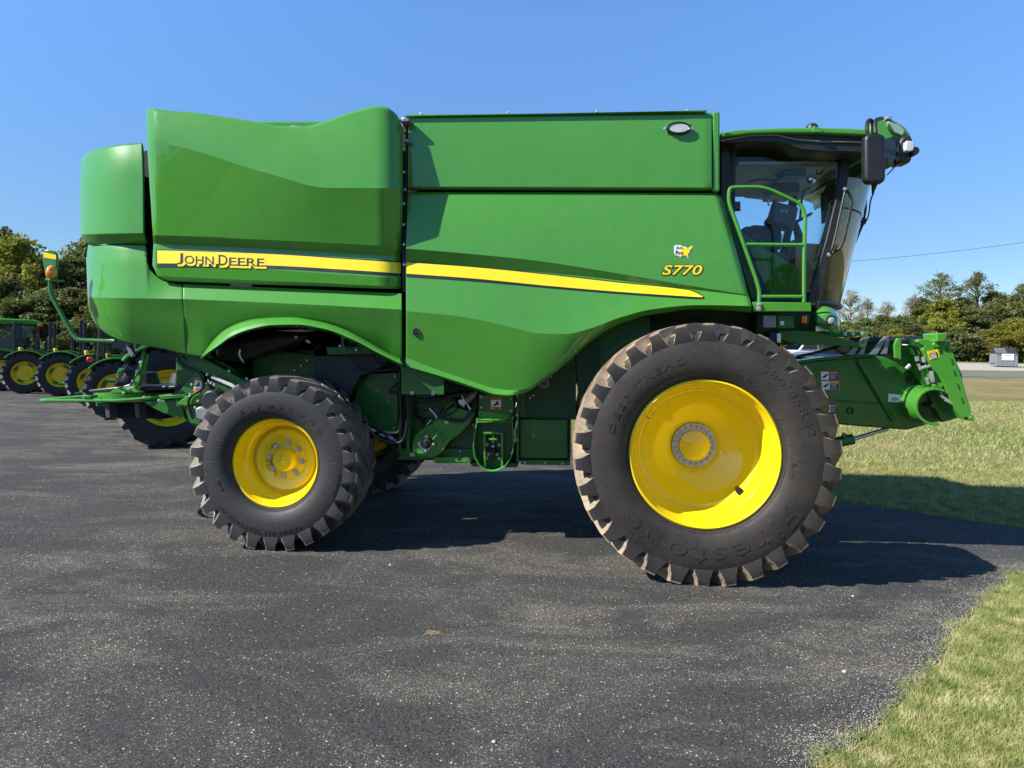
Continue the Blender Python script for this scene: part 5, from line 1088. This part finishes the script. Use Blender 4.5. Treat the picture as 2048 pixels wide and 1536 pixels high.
# gravel crumbs along the asphalt edge
def ico(r): 
    t = 0.6; v = [(r*x, r*y, r*z*t) for x, y, z in ((1,0,0),(-1,0,0),(0,1,0),(0,-1,0),(0,0,1),(0,0,-1))]
    return v, [(0,2,4),(2,1,4),(1,3,4),(3,0,4),(2,0,5),(1,2,5),(3,1,5),(0,3,5)]
GC = MB(); ln_ = [p for p in lotn if 1.2 < p[0] < 4.8]
for k in range(5200):
    p = random.choice(ln_); q = random.choice(ln_); i = random.random()*0.1; d = abs(random.gauss(0, 0.07 if k % 4 else 0.2))
    x, y = p[0]+random.gauss(0, .06)-d*0.7, p[1]+random.gauss(0, .06)+d*0.7; r = random.uniform(0.0015, 0.0042)
    v, f = ico(r); a = random.random()*PI; GC.add(([(x+vx*math.cos(a)-vy*math.sin(a), y+vx*math.sin(a)+vy*math.cos(a), 0.006+vz) for vx, vy, vz in v], f))
tag(mk('gravel_crumbs', GC, 'gravel', flat=True), kind='stuff')
for k, (px, py, r, lab) in enumerate([(988, 1485, 0.010, 'small white stone on the asphalt near the bottom edge, right of centre'), (1688, 1345, 0.011, 'small white stone on the asphalt just left of the grass edge'), (1706, 1193, 0.010, 'small white stone just in front of the shadow of the big front wheel'), (780, 1131, 0.012, 'small pale stone in front of the rear wheel on the asphalt')]):
    p = WG(px, py, 0.004); v, f = ico(r); bm = bmesh.new(); me = bpy.data.meshes.new('stone'); me.from_pydata(v, [], f); bm.from_mesh(me); bmesh.ops.subdivide_edges(bm, edges=bm.edges[:], cuts=1, use_grid_fill=True, smooth=0.6)
    for vv_ in bm.verts: vv_.co *= random.uniform(0.85, 1.15)
    bm.to_mesh(me); bm.free(); me.materials.append(MATS['stone_white']); o = link(bpy.data.objects.new('stone', me)); o.location = (p.x, p.y, 0.004+r*0.4); o.rotation_euler = (0, 0, k*1.3); tag(o, lab, 'stone', 'loose stones on the asphalt')

tw = MB(); p = WG(868, 1268, 0.004); rtw = random.Random(3)
for k in range(14):
    a = rtw.uniform(-0.5, 0.5)+(PI if k % 2 else 0); l = rtw.uniform(0.02, 0.06); o_ = Vector((p.x+rtw.gauss(0, 0.02), p.y+rtw.gauss(0, 0.015), 0.01))
    tw.add(tube([o_, o_+Vector((l*0.5*math.cos(a), l*0.5*math.sin(a), 0.012)), o_+Vector((l*math.cos(a), l*math.sin(a), 0.004))], 0.0012, 4))
tag(mk('dry_twig', tw, 'cardboard'), 'little tangle of brown dry stalks lying on the asphalt in the foreground', 'twig')
# ---------------------------------------------------------------- trees
def tree_meshes(h, cr, nclump, nleaf, leaf, mat, base=0.25, sparse=1.0, seed=0, shape=1.0):
    r_ = np.random.default_rng(seed); rd = random.Random(seed)
    T = MB(); T.add(tube([(0, 0, -0.2), (0.03*h*rd.uniform(-1, 1)*0.5, 0, h*0.3), (0.02*h*rd.uniform(-1, 1), 0.02*h, h*0.6), (0, 0, h*0.92)], [h*0.024, h*0.018, h*0.011, h*0.003], 7))
    cl = []
    for i in range(nclump):
        t = r_.uniform(0, 1)**0.8; zz = h*(base+(1-base)*t); prof = (math.sin(PI*min(1, 0.12+0.9*t))**0.6)*(1-0.25*t*shape)
        a = r_.uniform(0, 2*PI); rad = cr*prof*math.sqrt(r_.uniform(0.15, 1))*r_.uniform(0.75, 1.2); cl.append((rad*math.cos(a), rad*math.sin(a), zz*r_.uniform(0.94, 1.03)))
    for i, c in enumerate(cl):
        if i % 3 == 0 or sparse < 0.5:
            s = (0, 0, max(h*0.12, c[2]-0.35*math.hypot(c[0], c[1])-h*0.06)); mid = (c[0]*0.5, c[1]*0.5, s[2]*0.45+c[2]*0.55)
            T.add(tube([s, mid, c], [h*0.006, h*0.004, h*0.0012], 4, caps=False))
            if sparse < 0.5:
                for _ in range(4): T.add(tube([mid, c, (c[0]+rd.gauss(0, .035*h), c[1]+rd.gauss(0, .035*h), c[2]+abs(rd.gauss(0, .04*h)))], [h*0.0025, h*0.0015, h*0.0006], 3, caps=False))
    tm = bpy.data.meshes.new('trunk'); tm.from_pydata(T.v, [], T.f); tm.materials.append(MATS['bark'])
    C = np.repeat(np.array(cl), nleaf, 0); n = len(C); cs = cr*r_.uniform(0.16, 0.30, nclump).repeat(nleaf)
    d = r_.normal(0, 1, (n, 3)); d /= np.linalg.norm(d, axis=1)[:, None]; d *= (r_.uniform(0, 1, n)**0.5*cs)[:, None]; d[:, 2] *= 0.62; C = C+d
    if sparse < 1: C = C[r_.uniform(0, 1, n) < sparse]; n = len(C)
    u = r_.normal(0, 1, (n, 3)); u /= np.linalg.norm(u, axis=1)[:, None]; w = r_.normal(0, 1, (n, 3)); w -= u*(u*w).sum(1)[:, None]; w /= np.linalg.norm(w, axis=1)[:, None]
    s = (leaf*r_.uniform(0.55, 1.3, n))[:, None]; V = np.stack([C-u*s, C-w*s*0.55, C+u*s, C+w*s*0.55], 1).reshape(-1, 3)
    return tm, quads('crown', V, mat)
def make_tree(nm, meshes, x, y, sc, rz, label, group, cat='tree', z=None):
    e = empty(nm, (x, y, (gz(x, y) if z is None else z)), rz); e.scale = (sc[0], sc[0], sc[1])
    for n_, me in zip(('trunk', 'crown'), meshes): link(bpy.data.objects.new(n_, me), e)
    return tag(e, label, cat, group)
big = [tree_meshes(9, 3.6, 75, 190, 0.15, 'leaves_green', 0.10, seed=s) for s in (1, 2, 3)]
drk = [tree_meshes(9, 3.4, 75, 190, 0.14, 'leaves_dark', 0.06, seed=s) for s in (4, 5)]
yel = [tree_meshes(7, 3.4, 60, 190, 0.13, 'leaves_yellow', 0.04, seed=s) for s in (6, 7)]
dry = [tree_meshes(10, 3.0, 90, 80, 0.10, 'leaves_dry', 0.22, sparse=0.49, seed=s) for s in (8, 9)]
thn = [tree_meshes(11, 2.9, 95, 95, 0.12, 'leaves_green', 0.22, sparse=0.48, seed=s, shape=-0.5) for s in (10, 12)]
rt = random.Random(5)
# right-hand wood: (px, top y px, distance, kind, width scale)
RW = [(1700, 580, 92, 'dry', 1.0), (1735, 598, 90, 'dry', .9), (1775, 603, 92, 'dry', 1.0), (1830, 590, 92, 'dry', .9), (1880, 551, 96, 'thn', 1.25), (1956, 549, 96, 'thn', 1.1), (2000, 590, 96, 'drk', .9), (2044, 572, 95, 'thn', 1.2), (1845, 598, 97, 'drk', .9), (1920, 592, 97, 'big', 1.1), (1985, 588, 98, 'big', 1), (2040, 588, 98, 'drk', 1),
      (1690, 640, 80, 'big', 1), (1730, 637, 82, 'drk', 1), (1768, 632, 84, 'big', 1), (1800, 634, 80, 'drk', 1.1), (1842, 612, 82, 'big', 1.05), (1885, 602, 80, 'yel', 1.1), (1910, 598, 82, 'big', 1.15), (1950, 618, 80, 'drk', 1.15), (1990, 610, 82, 'drk', 1.1), (2035, 600, 82, 'big', 1.1), (2070, 600, 80, 'drk', 1.1),
      (1600, 655, 78, 'drk', 1), (1640, 652, 80, 'big', 1), (1560, 650, 84, 'big', 1.1), (1705, 662, 74, 'yel', .8), (1745, 660, 74, 'big', .8), (1790, 660, 74, 'yel', .8), (1830, 650, 74, 'drk', .85), (1870, 640, 75, 'yel', .9), (1912, 655, 74, 'drk', .9), (1945, 668, 74, 'dryb', .9), (1972, 662, 74, 'drk', .8), (2000, 652, 73, 'yel', .9), (2032, 640, 73, 'yel', 1.1), (2065, 655, 72, 'yel', 1)]
KD = {'big': (big, 9, 3.6), 'drk': (drk, 9, 3.4), 'yel': (yel, 7, 3.4), 'dry': (dry, 10, 2.8), 'thn': (thn, 11, 2.2), 'dryb': (dry, 10, 2.8)}
LB = {'big': 'mid-green leafy tree', 'drk': 'dark green dense tree', 'yel': 'yellow-green bushy tree', 'dry': 'nearly bare grey tree', 'thn': 'tall thin tree', 'dryb': 'greyish half-bare shrub tree'}
RL = {1700: 'directly right of the cab nose, in the back row', 1735: 'second bare one right of the cab', 1775: 'third bare one right of the cab', 1830: 'with patchy crown left of the tallest thin tree', 1880: 'with a dark trunk and ragged crown, tallest left of the dumpster', 1956: 'with airy crown, above the upright face plate of the feeder house', 2044: 'cut by the right edge of the photo, high above the dumpster'}
def place_wood(lst, side, RLd):
    seen = {}
    for i, (px, ty, D, kd, ws) in enumerate(lst):
        ms, hh, _ = KD[kd]; m_ = ms[i % len(ms)]; p = WD(px, ty, D); g = gz(p.x, D); h = max(2.0, p.z-g); s = h/hh
        row = 'back row' if D > 88 else ('middle row' if D > 77 else 'front row') if side == 'right' else ('back row' if D > 44 else 'front row')
        key = (kd, row); seen[key] = seen.get(key, 0)+1
        ordn = ['first', 'second', 'third', 'fourth', 'fifth', 'sixth', 'seventh', 'eighth', 'ninth', 'tenth'][seen[key]-1]
        lab = LB[kd]+' '+RLd[px] if px in RLd else f'{LB[kd]}, {ordn} such from the left, {row} of the {side}-hand wood'
        make_tree('leafy_tree' if kd not in ('dry', 'dryb') else 'bare_tree', m_, p.x, D, (max(s, 0.75)*ws, s), rt.uniform(0, 6.28), lab, 'trees in the wood on the '+side, z=g)
place_wood(RW, 'right', RL)
LW = [(-60, 500, 40, 'big', 1), (8, 462, 44, 'drk', .8), (-25, 478, 42, 'yel', 1.0), (30, 484, 40, 'yel', 1.0), (62, 515, 44, 'big', 1), (90, 525, 42, 'yel', .9), (118, 528, 44, 'big', .95), (150, 520, 42, 'drk', 1), (175, 490, 50, 'big', 1), (205, 520, 42, 'big', 1), (240, 520, 42, 'drk', 1), (280, 530, 42, 'big', 1), (15, 560, 36, 'drk', .9), (60, 575, 36, 'big', .9), (100, 580, 36, 'drk', .9), (140, 580, 36, 'big', .9), (185, 585, 36, 'drk', .9), (230, 580, 36, 'big', .9), (275, 590, 36, 'drk', .9), (320, 560, 38, 'drk', 1), (-20, 560, 36, 'big', .9)]
lw_sorted = sorted([l for l in LW], key=lambda q: q[0])
place_wood(lw_sorted, 'left', {8: 'behind the first tractor, highest at the left edge'})
# leaf masses: undergrowth at the foot of both woods, and wood out of view
def undergrowth(x0, x1, y0, y1, hh, n, mat, leaf):
    c = np.stack([rng.uniform(x0, x1, n), rng.uniform(y0, y1, n), np.zeros(n)], 1); t = rng.uniform(0, 1, n)**0.7
    top = hh*(0.65+0.35*np.sin(c[:, 0]*0.9)*np.sin(c[:, 0]*0.37+1)); g = np.array([gz(a, b) for a, b in c[:, :2]]); c[:, 2] = g+t*top
    u = rng.normal(0, 1, (n, 3)); u /= np.linalg.norm(u, axis=1)[:, None]; w = rng.normal(0, 1, (n, 3)); w -= u*(u*w).sum(1)[:, None]; w /= np.linalg.norm(w, axis=1)[:, None]
    s = (leaf*rng.uniform(0.5, 1.3, n))[:, None]; V = np.stack([c-u*s, c-w*s*0.6, c+u*s, c+w*s*0.6], 1).reshape(-1, 3)
    tag(link(bpy.data.objects.new('undergrowth', quads('undergrowth', V, mat))), kind='stuff')
undergrowth(-70, 30, -52, -40, 9.5, 26000, 'leaves_dark', 0.5)  # unseen wood behind the camera, added for reflections in the panels
undergrowth(-25, 38, 84, 96, 6.0, 50000, 'leaves_green', 0.24)
undergrowth(30, 75, 72, 90, 3.6, 60000, 'leaves_dark', 0.17); undergrowth(-45, -8, 37, 46, 3.4, 60000, 'leaves_dark', 0.13)

# ---------------------------------------------------------------- tractors on the left
def hub_tr(w):
    mk('hub_cap', lathe([(0.0, -0.05), (0.05, -0.05), (0.07, -0.03), (0.075, 0.02)], (0, 0, 0), 20), 'yellow_paint', w)
    D = MB()
    for k in range(8): a = 2*PI*k/8; D.add(lathe([(0.0, -0.02), (0.012, -0.02), (0.013, 0.01)], (0.11*math.sin(a), 0.0, 0.11*math.cos(a)), 8))
    mk('wheel_nut', D, 'zinc', w)
    S = MB()
    for k in range(4):
        a = 2*PI*k/4+0.5; c, s = math.cos(a), math.sin(a)
        S.add(([(x*c+z*s, y, -x*s+z*c) for x, y, z in ((-0.07, -0.012, 0.24), (0.07, -0.012, 0.24), (0.10, -0.012, 0.385), (-0.10, -0.012, 0.385), (-0.06, 0.02, 0.22), (0.06, 0.02, 0.22))], [(0, 1, 2, 3), (0, 4, 5, 1)]))
    mk('rim_lugs', S, 'green_frame', w)
TRW = dict(R=0.66, hw=0.19, rb=0.375, lugs=20, lugw=0.75, skew=1.7, nose=0.09, tread=0.045, rubber='tractor_tyre', lugmat='tractor_tyre', hubfn=hub_tr,
    rim=[(0.385, -0.13), (0.375, -0.15), (0.365, -0.13), (0.35, -0.10), (0.33, -0.04), (0.325, 0.03), (0.27, 0.045), (0.24, 0.0), (0.16, -0.01), (0.07, 0.0)])
def make_tractor(cabbed):
    e = empty('tractor')
    body = mk('body', MB().add(box(-0.25, 1.0, -0.22, 0.22, 0.45, 0.9)).add(box(0.9, 2.1, -0.2, 0.2, 0.5, 0.8)), 'black_plastic', e, bevel=0.03)
    mk('hood', MB().add(prism([(0.85, -0.30, 0.80), (2.25, -0.30, 0.72), (2.32, -0.30, 1.05), (2.2, -0.30, 1.22), (0.85, -0.30, 1.36)], (0, 0.6, 0))), 'green_paint', e, bevel=0.06, seg=3)
    for s in (-1, 1):
        y0 = s*0.60; ft = lathe([(0.72, -0.20), (0.75, -0.18), (0.755, 0.0), (0.75, 0.18), (0.72, 0.20)], (0, s*0.78, 0.66), 24, 'y', R(-48), R(78)); mk('fender', ft, 'green_paint', e, solid=0.02, sharp=40)
        mk('fender_side', plate_local([(0.74*math.sin(R(a)), 0.66+0.74*math.cos(R(a))) for a in range(-48, 79, 14)]+[(0.35, 0.8), (-0.35, 0.8)], s*0.585, 0.02), 'green_frame', e)
    if cabbed: mk('tail_lamp', box(-0.60, -0.48, -0.80, -0.66, 1.30, 1.41), 'red_lens', e, bevel=0.03)
    mk('seat', MB().add(prism([(-0.15, -0.22, 1.05), (0.25, -0.22, 1.0), (0.26, -0.22, 1.1), (-0.05, -0.22, 1.15), (-0.22, -0.22, 1.5), (-0.3, -0.22, 1.48)], (0, 0.44, 0))), 'yellow_paint', e, bevel=0.04)
    mk('floor', box(-0.1, 0.95, -0.6, 0.6, 0.78, 0.84), 'black_plastic', e, bevel=0.02)
    sw = mk('steering_wheel', tube([(0.62+0.08*math.cos(a), 0.19*math.sin(a), 1.38+0.17*math.cos(a)) for a in [2*PI*k/16 for k in range(16)]], 0.015, 6, close=True), 'black_plastic', e)
    mk('dashboard', MB().add(box(0.7, 0.9, -0.25, 0.25, 0.85, 1.38)), 'black_plastic', e, bevel=0.05)
    H_ = MB()
    for s in (-1, 1):
        H_.add(tube([(-0.2, s*0.2, 0.62), (-0.85, s*0.38, 0.55)], 0.03, 8)).add(tube([(-0.25, s*0.2, 1.0), (-0.6, s*0.3, 0.98)], 0.03, 8)).add(tube([(-0.6, s*0.3, 0.98), (-0.6, s*0.33, 0.57)], 0.02, 8))
    H_.add(tube([(-0.25, 0, 0.8), (-0.75, 0, 0.85)], 0.03, 8)).add(box(-0.45, -0.2, -0.2, 0.2, 0.45, 0.95)); mk('hitch', H_, 'green_frame', e)
    mk('muffler', tube([(1.2, 0.22, 1.2), (1.2, 0.22, 1.75), (1.17, 0.22, 1.85)], [0.05, 0.045, 0.04], 10), 'black_plastic', e)
    if not cabbed:
        rp_ = MB()
        for s in (-1, 1): rp_.add(box(-0.37, -0.29, s*0.5-0.03, s*0.5+0.03, 0.9, 2.25)).add(box(-0.39, -0.27, s*0.5-0.05, s*0.5+0.05, 1.28, 1.42))
        rp_.add(box(-0.37, -0.29, -0.53, 0.53, 2.25, 2.32)); mk('roll_bar', rp_, 'black_plastic', e, bevel=0.008)
        for s in (-1, 1): mk('amber_lamp', box(-0.42, -0.34, s*0.58-0.04, s*0.58+0.04, 1.2, 1.3), 'amber', e, bevel=0.01)
    else:
        for s in (-1, 1):
            mk('cab_frame', MB().add(tube([(-0.40, s*0.66, 1.2), (-0.36, s*0.62, 2.25)], 0.035, 6)).add(tube([(0.35, s*0.70, 0.9), (0.32, s*0.64, 2.25)], 0.03, 6)).add(tube([(1.0, s*0.55, 0.9), (0.92, s*0.55, 2.25)], 0.035, 6)).add(tube([(-0.36, s*0.62, 2.25), (0.92, s*0.6, 2.25)], 0.04, 6)), 'black_plastic', e)
            q = [(-0.45, s*0.64, 1.25), (0.35, s*0.69, 1.0), (1.0, s*0.55, 1.0), (0.92, s*0.55, 2.24), (0.32, s*0.63, 2.24), (-0.5, s*0.61, 2.24)]
            mk('cab_window', (q, [(0, 1, 4, 5), (1, 2, 3, 4)]), 'tractor_glass', e, flat=True)
        mk('cab_window', ([(-0.46, -0.62, 1.25), (-0.46, 0.62, 1.25), (-0.5, 0.6, 2.24), (-0.5, -0.6, 2.24)], [(0, 1, 2, 3)]), 'tractor_glass', e, flat=True)
        mk('cab_window', ([(1.0, -0.55, 1.2), (1.0, 0.55, 1.2), (0.92, 0.55, 2.24), (0.92, -0.55, 2.24)], [(0, 1, 2, 3)]), 'tractor_glass', e, flat=True)
        mk('cab_roof', prism([(-0.42, -0.72, 2.26), (1.1, -0.72, 2.26), (1.15, -0.72, 2.34), (0.9, -0.72, 2.43), (-0.3, -0.72, 2.45), (-0.45, -0.72, 2.36)], (0, 1.44, 0)), 'green_paint', e, bevel=0.06, seg=3)
        mk('amber_lamp', box(1.0, 1.12, -0.82, -0.72, 2.2, 2.3), 'amber', e, bevel=0.01)
    w = make_wheel(e, (0, -0.78, 0.66), TRW, detail=False); make_wheel(e, (0, 0.78, 0.66), TRW, flip=True, first=w)
    for s in (-1, 1):
        fw = make_wheel(e, (1.85, s*0.68, 0.42), TRW, flip=s > 0, first=w); fw.scale = (0.64, 0.75, 0.64)
    return e
def plate_local(poly, y, th): return prism([(x, y, z) for x, z in poly], (0, th, 0))
trR = make_tractor(False); trC = make_tractor(True)
def setT(e, px, py, scl, hd, label, base_is=0.66):
    # near rear wheel stands at the pixel given
    p = WG(px, py); a = math.radians(hd); ny = Vector((-math.sin(a), math.cos(a), 0))
    e.location = (p.x+ny.x*0.78*scl, p.y+ny.y*0.78*scl, 0.004); e.rotation_euler = (0, 0, a); e.scale = (scl,)*3
    tag(e, label, 'tractor', 'green tractors parked in a row')
hd = 38
hd = 26
setT(trR, 50, 787, 1.0, hd+1, 'green open tractor beside the glass-cab one at the left edge, second from the left edge')
e = copy_tree(trR); setT(e, 121, 792, 1.0, hd, 'green open tractor with yellow seat, third from the left edge of the row')
e = copy_tree(trR); setT(e, 186, 811, 1.0, hd, 'green open tractor mostly hidden behind the wheel of the nearer cab tractor')
setT(trC, 232, 838, 1.0, hd-1, 'green cab tractor with red tail lamp under the rear of the combine')
e = copy_tree(trC); setT(e, 2, 782, 1.0, hd+4, 'green cab tractor with dark windows cut by the left edge of the photo')
e = copy_tree(trC); setT(e, 335, 893, 1.28, hd+2, 'larger green tractor whose big rear wheel shows behind the black spreader of the combine')

for o_ in list(e.children):
    if o_.name.startswith('tail_lamp'): bpy.data.objects.remove(o_)
# ---------------------------------------------------------------- dumpster, pickup, power line
D = 62; b0 = WD(1995, 738, D); b1 = WD(2033, 738, D); g = gz(b0.x, D); w_ = b1.x-b0.x
dm = empty('dumpster', ((b0.x+b1.x)/2, D, g), R(-14)); tag(dm, 'grey steel dumpster with dark ribbed lids and white sign at the wood edge', 'dumpster')
hw_ = w_/2; zt = 1.22
mk('bin', prism([(-hw_, 0, 0.12), (-hw_, 0, zt-0.05), (hw_, 0, zt-0.05), (hw_, 0, 0.12)], (0, 1.5, 0)), 'skip_grey', dm, bevel=0.02)
mk('end_gable', prism([(-hw_, 0.0, zt-0.05), (-hw_, 0.75, zt+0.42), (-hw_, 1.5, zt-0.05)], (2*hw_, 0, 0)), 'lid_dark', dm, bevel=0.01)
LD = MB()
for k in range(11): x = -hw_+0.05+k*(hw_-0.05)/10; LD.add(prism([(x-0.02, -0.04, zt-0.05), (x+0.02, -0.04, zt-0.05), (x+0.02, 0.74, zt+0.45), (x-0.02, 0.74, zt+0.45)], (0, 0.03, 0.03)))
mk('lid', MB().add(prism([(-hw_, -0.05, zt-0.06), (hw_, -0.05, zt-0.06), (hw_, 0.75, zt+0.43), (-hw_, 0.75, zt+0.43)], (0, 0.02, 0.03))), 'lid_dark', dm); mk('lid_rib', LD, 'skip_grey', dm)
mk('side_pocket', MB().add(box(-hw_-0.1, -hw_, 0.2, 1.3, 0.35, 0.55)).add(box(hw_, hw_+0.1, 0.2, 1.3, 0.35, 0.55)), 'skip_grey', dm, bevel=0.01)
mk('upright', MB().add(box(-hw_*0.55, -hw_*0.5, -0.03, 0.0, 0.15, zt-0.1)).add(box(hw_*0.5, hw_*0.55, -0.03, 0.0, 0.15, zt-0.1)).add(box(-hw_, hw_, -0.05, 0.0, 0.1, 0.2)).add(box(-hw_, hw_, -0.05, 0.0, zt-0.12, zt-0.06)), 'skip_grey', dm, bevel=0.01)
sg = mk('sign', box(-0.42, 0.5, -0.06, -0.035, 0.62, 1.18), 'white_vinyl', dm)
mk('sign_print', MB().add(([(-0.38, -0.065, 0.72), (-0.22, -0.065, 0.66), (-0.22, -0.065, 0.80)], [(0, 1, 2)])).add(box(-0.2, 0.4, -0.066, -0.062, 0.70, 0.76)).add(box(-0.2, 0.3, -0.066, -0.062, 0.98, 1.08)), 'grey_vinyl', sg)
# pickup seen above the feeder house
pk = empty('pickup', WD(1606, 700, 60), R(205)); pk.location.z = gz(pk.location.x, 60); tag(pk, 'small white pickup parked far behind the feeder house', 'pickup')
bd = mk('body', MB().add(prism([(-2.6, -0.95, 0.45), (2.7, -0.95, 0.45), (2.75, -0.95, 1.0), (1.5, -0.95, 1.2), (-2.6, -0.95, 1.2)], (0, 1.9, 0))), 'white_paint', pk, bevel=0.08, seg=3)
mk('cab_body', prism([(-1.0, -0.85, 1.2), (1.4, -0.85, 1.2), (0.75, -0.85, 1.85), (-0.8, -0.85, 1.88)], (0, 1.7, 0)), 'white_paint', pk, bevel=0.08, seg=3)
mk('windscreen', MB().add(prism([(1.36, -0.75, 1.26), (0.82, -0.75, 1.80), (0.84, -0.75, 1.82), (1.40, -0.75, 1.27)], (0, 1.5, 0))), 'tractor_glass', pk)
for s in (-0.87, 0.85): mk('side_window', prism([(-0.75, s, 1.3), (1.1, s, 1.3), (0.7, s, 1.75), (-0.7, s, 1.78)], (0, 0.02, 0)), 'lid_dark', pk)
for x in (-1.7, 1.75):
    for s in (-0.85, 0.85): mk('wheel', MB().add(lathe([(0.0, -0.12), (0.2, -0.12), (0.22, -0.14), (0.38, -0.13), (0.40, 0), (0.38, 0.13), (0.0, 0.13)], (x, s, 0.40), 24)), 'tyre_rubber', pk)
pw0, pw1 = WD(1560, 532, 70), WD(2150, 470, 62)
cpts = [pw0.lerp(pw1, i/24)+Vector((0, 0, -1.0*4*(i/24)*(1-i/24)*0.35)) for i in range(25)]
tag(mk('power_line', tube(cpts, 0.016, 5), 'rubber_hose'), 'thin dark power line crossing the sky right of the cab', 'power line')
